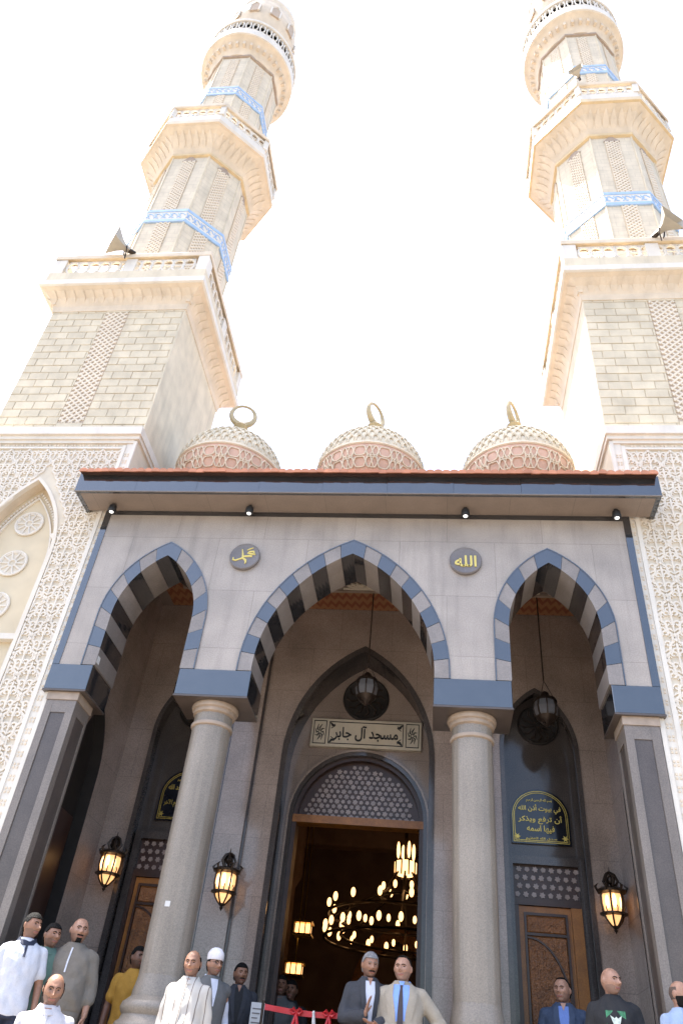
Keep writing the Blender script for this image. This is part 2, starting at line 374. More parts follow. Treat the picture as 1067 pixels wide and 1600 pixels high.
def tilemesh():
    m = MB(); n = 8; rs = []
    for y,z in ((-.545,8.265),(-.52,8.275),(-.30,8.37),(-.12,8.42)):
        rs.append([(math.cos(math.pi*i/n)*tw*.54,y,z+math.sin(math.pi*i/n)*tw*.42) for i in range(n+1)]+[(-tw*.54,y,z-.02),(tw*.54,y,z-.02)])
    return m.loft(rs).mesh('roof_tile', G['tile'], (0,0,8.3))
tm = tilemesh()
for i in range(nt_):
    o = inst('roof_tile', tm, portico, (-CH+.03+tw*(i+.5),random.uniform(-.006,.006),8.3+random.uniform(-.004,.004)))
part('tile_underside', MB().add([(-CH+.04,-.515,8.262),(CH-.04,-.515,8.262),(CH-.04,-.13,8.40),(-CH+.04,-.13,8.40),(-CH+.04,-.515,8.245),(CH-.04,-.515,8.245),(CH-.04,-.13,8.33),(-CH+.04,-.13,8.33)],
     [(0,1,2,3),(7,6,5,4),(0,4,5,1),(1,5,6,2),(2,6,7,3),(3,7,4,0)]), G['wooddark'], portico)
# ---- back wall, niches
BW = 2.5
NC = (0,1.07,FZ,5.6,7.35); NS = [(s*2.5,.53,FZ,5.85,6.76) for s in (-1,1)]
mb = MB(); openwall(mb,-3.4,3.4,FZ,8.0,[NC]+NS,lambda s,z:(s,BW,z)); part('back_wall', mb, G['dark'], portico)
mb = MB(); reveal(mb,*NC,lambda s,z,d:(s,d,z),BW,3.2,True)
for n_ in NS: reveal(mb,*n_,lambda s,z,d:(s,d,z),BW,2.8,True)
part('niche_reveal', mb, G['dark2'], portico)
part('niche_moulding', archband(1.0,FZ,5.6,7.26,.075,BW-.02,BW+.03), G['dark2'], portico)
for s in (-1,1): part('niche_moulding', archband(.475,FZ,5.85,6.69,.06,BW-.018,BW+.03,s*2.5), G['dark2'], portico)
# flat wall pilasters between the bays
for s in (-1,1):
    for c in (1.63,):
        part('wall_pilaster', MB().box(s*c-.19,s*c+.19,BW-.09,BW-.001,FZ,7.99), G['dark'], portico)
        part('wall_pilaster_edge', MB().box(s*c-.215,s*c+.215,BW-.05,BW-.0005,FZ,7.98), G['dark2'], portico)
# main niche back with round-headed doorway
DW, DS = .975, 4.95
def semiarch(a, zs, n=20): return [(-a*math.cos(math.pi*i/n), zs+a*math.sin(math.pi*i/n)) for i in range(n+1)]
mb = MB(); P = [(-DW,FZ)]+semiarch(DW,DS)+[(DW,FZ)]
for (x1,h1),(x2,h2) in zip(P,P[1:]):
    if abs(x1-x2) > 1e-6: mb.add([(x1,3.2,h1),(x2,3.2,h2),(x2,3.2,7.4),(x1,3.2,7.4)],[(0,1,2,3)])
for s in (-1,1): mb.add([(s*DW,3.2,FZ),(s*1.1,3.2,FZ),(s*1.1,3.2,7.4),(s*DW,3.2,7.4)],[(0,1,2,3) if s>0 else (3,2,1,0)])
part('door_wall', mb, G['dark'], portico)
def semiband(a, w, y0, y1, z0):
    Pi = [(-a,z0)]+semiarch(a,DS)+[(a,z0)]; Po = [(-a-w,z0)]+semiarch(a+w,DS)+[(a+w,z0)]
    return MB().loft([[(i[0],y1,i[1]),(i[0],y0,i[1]),(o[0],y0,o[1]),(o[0],y1,o[1])] for i,o in zip(Pi,Po)])
part('door_surround', semiband(.93,.09,3.13,3.45,FZ), G['dark2'], portico)
part('door_surround_bead', semiband(.985,.03,3.115,3.14,FZ), G['dark'], portico)
part('door_frame', semiband(.875,.054,3.2,3.47,FZ), G['wooddark'], portico)
part('door_transom', MB().box(-.93,.93,3.19,3.40,DS-.06,DS+.045), G['wood2'], portico)
# fanlight: dark lattice with pale star panes
fan = part('fanlight', MB().prism([(x,z) for x,z in semiarch(.874,DS+.046)][::-1],3.30,3.36), G['wooddark'], portico)
mb = MB(); g = .088; row = 0; z = DS+.07
def starpoly(cx, cz, r1, r2, n, ph=0): return [(cx+(r1 if i%2==0 else r2)*math.cos(ph+math.pi*i/n), cz+(r1 if i%2==0 else r2)*math.sin(ph+math.pi*i/n)) for i in range(2*n)]
while z < DS+.85:
    x = -.9+(row%2)*g/2; i = 0
    while x < .9:
        if math.hypot(x,z-DS) < .80:
            if (i+row)%3 == 0: pl = starpoly(x,z,.044,.028,6,.3)
            else: pl = [(x+.031*math.cos(2.1*row+i+2*math.pi*k/5), z+.031*math.sin(2.1*row+i+2*math.pi*k/5)) for k in range(5)]
            mb.prism(pl,3.285,3.31)
        x += g; i += 1
    z += g*.82; row += 1
part('fanlight_pane', mb, G['starpane'], fan, kind='stuff')
# side doors
for s in (-1,1):
    c = s*2.5
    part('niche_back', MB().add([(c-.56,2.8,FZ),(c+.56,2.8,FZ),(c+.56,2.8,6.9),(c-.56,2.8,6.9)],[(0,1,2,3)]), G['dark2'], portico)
    dr = thing('side_door', (c,2.8,FZ), 'carved wooden door with lattice transom '+('behind the man in yellow' if s<0 else 'behind the man in navy suit'), 'door', 'carved side doors of the portico')
    part('frame', MB().box(c-.5,c-.41,2.70,2.799,FZ,4.5).box(c+.41,c+.5,2.70,2.799,FZ,4.5).box(c-.41,c+.41,2.70,2.799,4.40,4.5), G['dark2'], dr)
    part('transom_bar', MB().box(c-.409,c+.409,2.715,2.795,3.92,4.0), G['wooddark'], dr)
    tr = part('transom', MB().box(c-.409,c+.409,2.77,2.797,4.0,4.40), G['wooddark'], dr)
    mb = MB()
    for r_ in range(4):
        for k in range(8):
            x = c-.36+k*.102+(r_%2)*.03; z = 4.05+r_*.1
            if x < c+.39: mb.prism(starpoly(x,z,.04,.026,6,.2) if (k+r_)%2 else [(x+.034*math.cos(2*math.pi*q/5+k),z+.034*math.sin(2*math.pi*q/5+k)) for q in range(5)],2.757,2.771)
    part('pane', mb, G['starpane'], tr, kind='stuff')
    part('jamb', MB().box(c+.28,c+.408,2.72,2.797,FZ,3.918), G['wood2'], dr)  # brighter wood colour stands in for light falling on this jamb
    part('jamb', MB().box(c-.408,c-.36,2.72,2.797,FZ,3.918), G['wooddark'], dr)
    leaf = part('leaf', MB().box(c-.358,c+.278,2.755,2.796,FZ,3.915), G['wood2'], dr)
    part('carved_panel', MB().bbox(c-.27,c+.2,2.735,2.754,3.62,3.80,.012), G['wood'], leaf)
    part('carved_panel', MB().bbox(c-.27,c+.2,2.738,2.754,FZ+.2,3.58,.012), G['wood'], leaf)
    cm = MB()
    for r_ in range(11):
        for k in range(5):
            x = c-.225+k*.095+(r_%2)*.0475; z = FZ+.3+r_*.2
            if x < c+.19 and z < 3.55: cm.prism(starpoly(x,z,.052,.022,8,.2),2.728,2.7379)
            if x < c+.16 and z+.1 < 3.55: cm.prism(starpoly(x+.0475,z+.1,.03,.016,5,.2),2.730,2.7379)
    for k in range(6): cm.prism(starpoly(c-.23+k*.078,3.71,.036,.016,6),2.727,2.7349)
    part('star_carving', cm, G['wood'], leaf, kind='stuff')
    cv = [(c-.27+.47*math.sin(t*math.pi/2/14), 3.56-.75*(1-math.cos(t*math.pi/2/14))) for t in range(15)]
    part('arc_moulding', MB().ribbon(cv,.03,2.715,2.738), G['wooddark'], leaf)
    fr = MB()
    for x0,x1,z0,z1 in ((c-.30,c-.272,FZ+.15,3.84),(c+.202,c+.23,FZ+.15,3.84),(c-.272,c+.202,3.81,3.84),(c-.272,c+.202,3.585,3.615)): fr.box(x0,x1,2.725,2.754,z0,z1)
    part('panel_moulding', fr, G['wooddark'], leaf)
    part('handle', MB().tube([(c+.25,2.75,2.45),(c+.25,2.70,2.45),(c+.25,2.70,2.62),(c+.25,2.75,2.62)],.012,6), G['brass'], dr)
# side walls with a pointed niche and a dark door each
for s in (-1,1):
    X = s*3.4; ar1 = [(1.45,.42,FZ,4.9,5.75)]
    mb = MB(); openwall(mb,.44,BW+.001,FZ,8.0,ar1,lambda q,z:(X,q,z),s<0); part('side_wall', mb, G['dark_side'], portico)
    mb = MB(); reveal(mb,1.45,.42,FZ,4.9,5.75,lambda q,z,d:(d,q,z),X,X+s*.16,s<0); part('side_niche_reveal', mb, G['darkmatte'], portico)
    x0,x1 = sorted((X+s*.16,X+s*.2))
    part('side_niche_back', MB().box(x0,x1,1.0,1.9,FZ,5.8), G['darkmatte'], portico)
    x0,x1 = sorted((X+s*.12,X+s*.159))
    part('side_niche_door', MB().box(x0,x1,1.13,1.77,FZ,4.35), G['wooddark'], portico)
# ceiling
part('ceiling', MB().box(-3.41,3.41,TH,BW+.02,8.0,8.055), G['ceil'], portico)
for x0,x1 in ((-3.2,-1.72),(-1.22,1.22),(1.72,3.2)):
    for a,b,c,d in ((x0,x1,1.96,2.46),(x0,x1,.68,1.05),(x0,x0+.3,1.051,1.959),(x1-.3,x1,1.051,1.959)):
        part('ceiling_border', MB().box(a,b,c,d,7.985,7.999), G['orangeband'], portico)
    part('ceiling_bead', MB().box(x0+.3,x1-.3,1.89,1.95,7.975,7.999), G['ring'], portico)
    cx = (x0+x1)/2-.05; mb = MB(); k_ = 1 if x1-x0 > 2 else .62
    for q in range(9):
        a = math.pi*q/8; ln = (.17+.1*abs(math.cos(a)))*k_
        mb.tube([(cx,1.80,7.965),(cx+math.cos(a)*ln*.6,1.80-math.sin(a)*ln*.5,7.962),(cx+math.cos(a)*ln,1.80-math.sin(a)*ln*.8,7.965)],[.012,.03*k_,.006],6)
    mb.box(cx-.29*k_,cx+.29*k_,1.80,1.83,7.95,7.98)
    part('ceiling_ornament', mb, G['strap'], portico)
# ------------------------------------------------------------------ hall behind the open doorway
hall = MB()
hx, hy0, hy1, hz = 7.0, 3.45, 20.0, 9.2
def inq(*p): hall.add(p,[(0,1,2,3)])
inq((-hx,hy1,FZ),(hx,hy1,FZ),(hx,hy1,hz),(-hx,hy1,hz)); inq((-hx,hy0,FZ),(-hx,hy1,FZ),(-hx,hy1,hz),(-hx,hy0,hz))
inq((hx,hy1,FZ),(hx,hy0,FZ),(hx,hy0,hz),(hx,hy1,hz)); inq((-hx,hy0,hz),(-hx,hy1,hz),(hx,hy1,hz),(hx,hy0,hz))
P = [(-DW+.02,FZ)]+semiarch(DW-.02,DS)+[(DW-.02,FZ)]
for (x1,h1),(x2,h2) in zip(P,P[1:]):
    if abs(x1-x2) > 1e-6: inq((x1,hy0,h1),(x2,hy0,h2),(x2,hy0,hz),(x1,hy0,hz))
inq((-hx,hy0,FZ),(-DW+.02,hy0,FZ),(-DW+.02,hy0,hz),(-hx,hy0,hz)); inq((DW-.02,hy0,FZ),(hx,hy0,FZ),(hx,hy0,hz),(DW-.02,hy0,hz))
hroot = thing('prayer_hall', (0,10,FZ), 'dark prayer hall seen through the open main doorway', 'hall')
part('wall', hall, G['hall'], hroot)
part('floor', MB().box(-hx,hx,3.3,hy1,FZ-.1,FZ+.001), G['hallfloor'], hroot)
# niche (mihrab) far end and beams give the dark room some structure
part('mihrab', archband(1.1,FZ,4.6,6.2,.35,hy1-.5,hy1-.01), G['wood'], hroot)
for y in (7,10.5,17): part('beam', MB().box(-hx,hx,y,y+.5,hz-.9,hz-.01), G['hall'], hroot)
for x in (-3.2,3.2):
    for y in (8,16): part('pillar', MB().lathe([(.42,FZ),(.42,FZ+.3),(.3,FZ+.4),(.3,6.8),(.45,7.1),(.45,hz)],x,y,16), G['hall'], hroot, True)
# ------------------------------------------------------------------ columns
def column(x, label):
    c = thing('column', (x,.317,FZ), label, 'column', 'granite columns of the portico')
    yc = .317
    prof = [(.218,2.52)]+[(.218,2.52+(4.98-2.52)*i/6) for i in range(1,7)]
    n = 48; m = MB()
    m.loft([[(x+(r+.0035*math.cos(16*2*math.pi*i/n))*math.cos(2*math.pi*i/n), yc+(r+.0035*math.cos(16*2*math.pi*i/n))*math.sin(2*math.pi*i/n), z) for i in range(n)] for r,z in prof+[(.218,ZB-.1)]])
    part('shaft', m, G['column'], c, True)
    part('neck_ring', MB().lathe([(.219,4.985),(.238,4.995),(.244,5.015),(.236,5.035),(.219,5.042)],x,yc,40), G['ring'], c, True)
    part('capital', MB().lathe([(.219,5.14),(.245,5.155),(.251,5.18),(.246,5.195),(.268,5.205),(.276,5.235),(.268,5.262),(.255,5.2635)],x,yc,40), G['ring'], c, True)
    part('base', MB().lathe([(.35,2.04),(.36,2.07),(.36,2.11),(.345,2.14),(.315,2.16),(.30,2.20),(.32,2.23),(.328,2.26),(.315,2.30),(.285,2.32),(.25,2.35),(.246,2.40),(.235,2.44),(.219,2.53)],x,yc,40), G['column'], c, True)
    part('pedestal', MB().box(x-.36,x+.36,yc-.36,yc+.36,FZ+.16,1.96).box(x-.4,x+.4,yc-.4,yc+.4,1.961,2.04).box(x-.42,x+.42,yc-.42,yc+.42,FZ,FZ+.159), G['column'], c)
    return c
c1 = column(-1.487, 'granite column with a paper sticker, hiding part of the man in yellow')
c2 = column(1.487, 'granite column between the man in beige suit and the carved door')
stk = PY(262,1412,.10); sticker = single('sticker', MB().box(stk.x-.025,stk.x+.028,(.0955),(.0985),stk.z-.025,stk.z+.025), G['paper'], (stk.x,.097,stk.z), 'small white paper sticker on the granite column', 'sticker')
sticker.rotation_euler = (0,0,R(-6))
q = AX[0]*((154-533.5)/FPX)+AX[1]*((800-1031)/FPX)+AX[2]; q = Vector(CAM)+q*((-2.975-CAM[0])/q.x)
single('wall_tag', MB().box(-2.974,-2.970,q.y-.03,q.y+.04,q.z-.05,q.z+.04), G['paper'], (-2.972,q.y,q.z), 'small white paper tag stuck inside the striped arch next to the blind-arch wall', 'tag')
# ------------------------------------------------------------------ carved wing walls
FS = .64
def fin(m):
    m.v = [(x*FS,y*.8,z*FS) for x,y,z in m.v]; return m.mesh('carved_scroll', G['carve'], (0,0,0))
def arabesque(sides, low=False):
    """one ogee unit of the carved scrollwork (or only its left / right half), origin at its bottom tip, width .46, height .84"""
    m = MB(); w, h = .46, .84; d = [0]
    def rb(pts, wd):
        d[0] += 1; m.ribbon(pts, wd, -.020-.0009*d[0], 0)
    def spiral(cx, cz, r0, r1, a0, a1, n=12):
        return [(cx+(r0+(r1-r0)*i/n)*math.cos(a0+(a1-a0)*i/n), cz+(r0+(r1-r0)*i/n)*math.sin(a0+(a1-a0)*i/n)) for i in range(n+1)]
    for s in sides:
        rb([(s*(w/2)*(.5-.5*math.cos(math.pi*t/14))+s*.05*math.sin(2*math.pi*t/14), .42*t/14+.02*math.sin(4*math.pi*t/14)) for t in range(15)], .064)
        rb([(s*x,z) for x,z in spiral(.088,.285,.075,.02,R(205),R(-190))], [.048]*9+[.042,.040,.042,.05])
        if low: continue
        rb([(s*x,z) for x,z in spiral(.080,.500,.066,.022,R(215),R(-120))], [.046]*9+[.042,.040,.042,.046])
        rb([(s*x,z) for x,z in ((.0,.60),(.035,.625),(.07,.612),(.082,.575),(.062,.555))], [.04,.05,.046,.04,.03])
        rb([(s*x,z) for x,z in ((.012,.13),(.05,.17),(.095,.175),(.125,.15),(.112,.115))], [.03,.046,.046,.04,.024])
        rb([(s*x,z) for x,z in ((.165,.36),(.185,.41),(.165,.47),(.13,.43))], [.02,.045,.04,.02])
        rb([(s*x,z) for x,z in ((.03,.70),(.055,.675),(.09,.68))], [.03,.03,.012])
    if low:
        rb([(0,.11),(0,.2),(0,.3),(0,.40)], [.03,.04,.05,.02]); return fin(m)
    rb([(0,.11),(0,.22),(0,.36),(0,.46),(0,.56),(0,.68),(0,.735)], [.03,.04,.05,.036,.05,.06,.012])
    for z in (.055,.79):
        d[0] += 1; m.prism([(-.032,z),(0,z-.045),(.032,z),(0,z+.045)], -.020-.0009*d[0], 0)
    return fin(m)
SCROLL = arabesque((-1,1)); SCROLL_L = arabesque((-1,)); SCROLL_R = arabesque((1,)); LOW = {0: arabesque((-1,1),True), -1: arabesque((-1,),True), 1: arabesque((1,),True)}
def wing(s):
    x_in, x_out = 3.45, 7.2; Yf = .07
    w = thing('wing_wall', (s*5.3,Yf,GZ), 'cream carved scrollwork wall under the '+('left' if s<0 else 'right')+' minaret', 'wall', 'carved walls flanking the portico')
    w['label'] = ('cream scroll-carved wall with tall blind arch beside the man in white polo' if s<0 else 'cream scroll-carved wall rising beside the bearded man in light blue')
    NX = 4.76; na, nzs, nza = .60, 7.25, 8.60
    def fx(q): return s*q
    m = MB(); openwall(m, x_in, x_out, GZ, 9.40, [(NX,na,1.2,nzs,nza)], lambda q,z:(s*q,Yf,z), s<0)
    m.add([(s*x_in,Yf,8.30),(s*x_in,2.7,8.30),(s*x_in,2.7,9.4),(s*x_in,Yf,9.4)],[(0,1,2,3)])
    m.add([(s*3.62,Yf+.01,GZ),(s*3.62,2.7,GZ),(s*3.62,2.7,8.3),(s*3.62,Yf+.01,8.3)],[(0,1,2,3)])
    part('ground_slab', m, G['tan'], w)
    m = MB(); reveal(m, NX, na, 1.2, nzs, nza, lambda q,z,d_:(s*q,d_,z), Yf, Yf+.2); part('niche_reveal', m, G['peach'], w)
    part('niche_back', MB().box(min(s*(NX-.65),s*(NX+.65)),max(s*(NX-.65),s*(NX+.65)),Yf+.2,Yf+.24,1.1,8.7), G['niche'], w)
    part('niche_border', archband(na-.005,1.2,nzs,nza-.01,.05,Yf-.028,Yf+.05,s*NX), G['carve'], w)
    part('niche_bead', archband(na-.14,1.2,nzs,nza-.22,.022,Yf+.165,Yf+.2,s*NX), G['white'], w)
    m = MB()                                            # small leaf row between border and bead
    P = poly_arch(na-.07,nzs,nza-.11,26)
    for i,(x,z) in enumerate(P):
        m.prism([(s*NX+x-.022,z),(s*NX+x,z-.028),(s*NX+x+.022,z),(s*NX+x,z+.028)],Yf+.18,Yf+.2)
    for k in range(40):
        for q in (-1,1): m.prism([(s*NX+q*(na-.07)-.02,7.2-k*.1),(s*NX+q*(na-.07),7.17-k*.1),(s*NX+q*(na-.07)+.02,7.2-k*.1),(s*NX+q*(na-.07),7.23-k*.1)],Yf+.18,Yf+.2)
    part('niche_leaf_row', m, G['white'], w, kind='stuff')
    part('niche_ledge', MB().box(s*NX-.59,s*NX+.59,Yf+.10,Yf+.2,6.02,6.10), G['white'], w)
    for zc in (7.93,7.24,6.55):
        m = MB(); cx = s*NX
        m.tube([(cx+.20*math.cos(a),Yf+.185,zc+.20*math.sin(a)) for a in [2*math.pi*i/24 for i in range(24)]],.018,6,closed=True)
        m.tube([(cx+.055*math.cos(a),Yf+.185,zc+.055*math.sin(a)) for a in [2*math.pi*i/12 for i in range(12)]],.014,6,closed=True)
        for i in range(10):
            a = 2*math.pi*i/10; m.tube([(cx+.06*math.cos(a),Yf+.184,zc+.06*math.sin(a)),(cx+.19*math.cos(a),Yf+.184,zc+.19*math.sin(a))],.013,6)
            m.tube([(cx+.175*math.cos(a+t),Yf+.187,zc+.175*math.sin(a+t)) for t in (.1,.2,.314,.43,.53)],.012,5)
        ro = part('roundel', MB().prism([(cx+.195*math.cos(2*math.pi*i/24),zc+.195*math.sin(2*math.pi*i/24)) for i in range(24)],Yf+.19,Yf+.199), G['tan'], w)
        part('rosette', m, G['white'], ro, True)
    # scrolls: whole ogees, or halves where the border or the blind arch cuts them
    P = poly_arch(na-.01,nzs,nza-.02); xs = [-q[0] for q in P[:13]][::-1]; zs_ = [q[1] for q in P[:13]][::-1]
    def free(x, z):
        if x < 3.63 or z > 9.24: return False
        px = abs(x-NX)
        return not (px < na-.01 and z < np.interp(px,xs,zs_))
    row = 0; z = 9.222-.84*FS-.42*FS*25
    while z < 9.0:
        top = z > 9.222-.83*FS; cut = .42 if top else 9
        x = 3.505+(row%2)*.23*FS
        while x < 6.3:
            h_in = all(free(x-dx*FS,z+dz*FS) for dx,dz in ((.14,.40),(.07,.2),(.06,.62),(.02,.1)) if dz < cut)
            h_out = all(free(x+dx*FS,z+dz*FS) for dx,dz in ((.14,.40),(.07,.2),(.06,.62),(.02,.1)) if dz < cut)
            me = SCROLL if h_in and h_out else None
            if h_in != h_out: me = SCROLL_R if (h_out and s>0) or (h_in and s<0) else SCROLL_L
            if top and me: me = LOW[0 if me is SCROLL else 1 if me is SCROLL_R else -1]
            if me: inst('carved_scroll', me, w, (s*x,Yf,z))
            x += .46*FS
        z += .42*FS; row += 1
    # border strips and studs
    m = MB(); x0,x1 = sorted((s*x_in,s*3.50)); m.box(x0,x1,Yf-.03,Yf,GZ,9.38); x0,x1 = sorted((s*3.60,s*3.65)); m.box(x0,x1,Yf-.03,Yf,GZ,9.29)
    x0,x1 = sorted((s*3.5,s*x_out)); m.box(x0,x1,Yf-.03,Yf,9.34,9.40); x0,x1 = sorted((s*3.65,s*x_out)); m.box(x0,x1,Yf-.029,Yf,9.225,9.26)
    part('border_strip', m, G['white'], w)
    x0,x1 = sorted((s*3.5,s*3.6)); part('border_channel', MB().box(x0,x1,Yf-.012,Yf,GZ,9.339), G['white'], w)
    m = MB()
    for k in range(52):
        for dx in (3.53,3.57):
            for dz in (0,.04): m.box(s*dx-.011,s*dx+.011,Yf-.02,Yf-.0121,2.2+k*.135+dz-.011,2.2+k*.135+dz+.011)
    for k in range(26):
        for dx in (0,.045): m.box(s*(3.75+k*.135+dx)-.014,s*(3.75+k*.135+dx)+.014,Yf-.018,Yf,9.275,9.315)
    part('border_stud', m, G['peach'], w, kind='stuff')
    x0,x1 = sorted((s*(x_in-.05),s*x_out))
    part('coping', MB().box(x0,x1,Yf-.10,2.75,9.47,9.62).box(x0+.02,x1-.02,Yf-.06,2.7,9.40,9.4699), G['white'], w)
    return w
wingL, wingR = wing(-1), wing(1)
# ------------------------------------------------------------------ minarets
def octo(ap, z, cx, cy, n=8):
    r = ap/math.cos(math.pi/n); return [(cx+r*math.cos(math.pi/n+2*math.pi*i/n-math.pi/2), cy+r*math.sin(math.pi/n+2*math.pi*i/n-math.pi/2), z) for i in range(n)]
def lattice(m, x0, x1, z0, z1, y, g, t, dep):
    """diamond screen of crossing bars in the XZ plane"""
    w = x1-x0; h = z1-z0; n = int((w+h)/g)+1
    for d_, yy in ((1,y),(-1,y-.004)):
        for i in range(n+1):
            c = i*g
            pts = []
            if d_ > 0:      # x+z = c
                a = (min(c,w), c-min(c,w)); b = (c-min(c,h), min(c,h))
            else:
                a = (w-min(c,w), c-min(c,w)); b = (w-(c-min(c,h)), min(c,h))
            if math.dist(a,b) < .02 or a[1] > h or b[0] < -1e-6 or b[0] > w+1e-6: continue
            m.ribbon([(x0+a[0],z0+a[1]),(x0+b[0],z0+b[1])], t, yy-dep, yy)
def horn(parent_c, label, at, yaw, sc=1):
    x,y,z = at; t = thing('loudspeaker_horn', at, label, 'loudspeaker', 'loudspeakers on the minaret balconies')
    m = MB(); n0 = 0
    prof = [(0,.035),(.10,.045),(.2,.09),(.32,.17),(.36,.2)]
    rings = [[(x+sx*r*sc*1.35,y-d*sc,z+.16*sc+sz*r*sc*.8) for sx,sz in ((-1,-1),(1,-1),(1,1),(-1,1))] for d,r in prof]
    m.loft(rings, False); rin = [[(a[0]*.97+x*.03,a[1]+.004,a[2]*.97+(z+.16*sc)*.03) for a in r_] for r_ in rings][::-1]; m.loft(rin, False)
    m.spin(x,y,yaw); part('bell', m, G['horn'], t)
    part('driver', MB().tube([(x,y+.12*sc,z+.16*sc),(x,y-.01,z+.16*sc)],.05*sc,10).spin(x,y,yaw), G['bronze'], t)
    part('bracket', MB().tube([(x-.07*sc,y-.08*sc,z+.15*sc),(x-.06*sc,y-.05,z+.02),(x,y-.02,z-.12*sc),(x+.06*sc,y-.05,z+.02),(x+.07*sc,y-.08*sc,z+.15*sc)],.014*sc,6).spin(x,y,yaw), G['bronze'], t)
    return t
CXM, CYM, TH2 = 4.70, 1.36, 1.26
def minaret(s):
    cx, cy = s*CXM, CYM
    mn = thing('minaret', (cx,cy,9.62), ('tall cream stone minaret rising over the wall with the blind arch' if s<0 else 'tall cream stone minaret with gold-trimmed octagonal balcony and two loudspeaker horns'), 'minaret', 'minarets flanking the portico')
    z0, z1 = 9.62, 12.83
    part('tower_core', MB().box(cx-TH2+.012,cx+TH2-.012,cy-TH2+.014,cy+TH2,z0,z1), G['mortar'], mn)
    xi = cx-s*TH2; x0,x1 = sorted((xi,xi+s*.02))
    part('tower_side_face', MB().box(x0,x1,cy-TH2+.001,cy+TH2-.01,z0,z1), G['cream'], mn)
    # individual bricks of the front face
    nrow = 18; rh = (z1-z0)/nrow; yb = cy-TH2; sw = .215
    cache = {}
    for r_ in range(nrow):
        zc = z0+rh*(r_+.5)
        for side in (-1,1):
            a,b = (-TH2,-sw) if side<0 else (sw,TH2)
            x = a-(.0 if (r_%2)==0 else .1675)
            while x < b-.02:
                l, rr = max(a,x), min(b,x+.335)
                wd = round(rr-l-.008,3)
                if wd > .03:
                    if wd not in cache: cache[wd] = MB().bbox(-wd/2,wd/2,0,.03,-rh/2+.004,rh/2-.004,.006).mesh('brick', G['brick'], (0,0,0))
                    inst('brick', cache[wd], mn, (cx+(l+rr)/2,yb+random.uniform(-.003,.003),zc))
                x += .335
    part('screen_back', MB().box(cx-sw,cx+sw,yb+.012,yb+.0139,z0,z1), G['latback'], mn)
    m = MB(); lattice(m, cx-sw+.01, cx+sw-.01, z0+.22, z1-.18, yb+.011, .118, .040, .014)
    part('lattice_screen', m, G['lat'], mn)
    part('screen_end', MB().box(cx-sw,cx+sw,yb-.003,yb+.0119,z0,z0+.21).box(cx-sw,cx+sw,yb-.003,yb+.0119,z1-.17,z1), G['brick'], mn)
    def faces(name, fn, m, parent=None, nf=8):
        """one mesh per side, shared by all sides and turned about the tower axis"""
        mb = MB(); fn(mb); me = mb.mesh(name, m, (cx,cy,9.62))
        for f in range(nf):
            inst(name, me, parent or mn, (cx,cy,9.62), (0,0,f*2*math.pi/nf))
    # square cornice (cove), mouldings and pierced parapet
    def sq(h,z): return [(cx-h,cy-h,z),(cx+h,cy-h,z),(cx+h,cy+h,z),(cx-h,cy+h,z)]
    part('cove', MB().loft([sq(TH2+.012,12.70),sq(TH2+.03,12.83),sq(TH2+.10,12.98),sq(TH2+.20,13.08),sq(TH2+.27,13.12)]), G['peach'], mn)
    def cove_orn(m):
        for k in range(15):
            x = cx-1.28+k*2.56/14
            m.loft([[(x-.04,cy-TH2-.04,12.86),(x+.04,cy-TH2-.04,12.86),(x+.05,cy-TH2+.02,12.86),(x-.05,cy-TH2+.02,12.86)],
                    [(x-.06,cy-TH2-.115,12.97),(x+.06,cy-TH2-.115,12.97),(x+.065,cy-TH2,12.97),(x-.065,cy-TH2,12.97)],
                    [(x-.02,cy-TH2-.22,13.07),(x+.02,cy-TH2-.22,13.07),(x+.02,cy-TH2-.1,13.07),(x-.02,cy-TH2-.1,13.07)]])
    faces('cove_ornament', cove_orn, G['peach'], mn, 4)
    part('white_moulding', MB().loft([sq(TH2+.28,13.121),sq(TH2+.31,13.14),sq(TH2+.31,13.27),sq(TH2+.27,13.29)]), G['white'], mn)
    part('parapet_base', MB().loft([sq(TH2+.26,13.291),sq(TH2+.26,13.56)]), G['cream'], mn)
    def parapet(ap_in, z0, z1, nring, hw):
        zc = (z0+z1)/2; rr = (z1-z0)/2
        def fn(m):
            y = cy-ap_in
            for k in range(nring):
                x = cx-hw+(k+.5)*2*hw/nring
                m.tube([(x+rr*.62*math.cos(a),y,zc+rr*.95*math.sin(a)) for a in [2*math.pi*i/10 for i in range(10)]],.026,5,closed=True)
                m.tube([(x+hw/nring,y,z0),(x+hw/nring,y,z1)],.018,4)
                m.tube([(x-rr*.5,y,zc),(x+rr*.5,y,zc)],.012,4)
            m.tube([(cx-hw,y,z0+.01),(cx+hw,y,z0+.01)],.02,4); m.tube([(cx-hw,y,z1-.01),(cx+hw,y,z1-.01)],.02,4)
        return fn
    faces('parapet_screen', parapet(TH2+.20,13.58,13.96,12,TH2-.02), G['white'], mn, 4)
    faces('parapet_corner_post', lambda m: m.box(cx-TH2-.26,cx-TH2-.02,cy-TH2-.25,cy-TH2-.05,13.561,13.985), G['white'], mn, 4)
    faces('parapet_post', lambda m: m.box(cx-.11,cx+.11,cy-TH2-.24,cy-TH2-.12,13.561,13.975), G['white'], mn, 4)
    part('parapet_rail', MB().loft([sq(TH2+.26,13.99),sq(TH2+.27,14.0),sq(TH2+.27,14.10),sq(TH2+.26,14.12),sq(TH2+.10,14.12),sq(TH2+.10,13.99)],False), G['peach'], mn)
    part('terrace', MB().box(cx-TH2-.2,cx+TH2+.2,cy-TH2-.2,cy+TH2+.2,13.35,13.5), G['cream'], mn)
    # lower octagonal shaft
    A1 = 1.04
    part('octagonal_shaft', MB().loft([octo(A1,13.4,cx,cy),octo(A1,18.95,cx,cy)]), G['shaft'], mn)
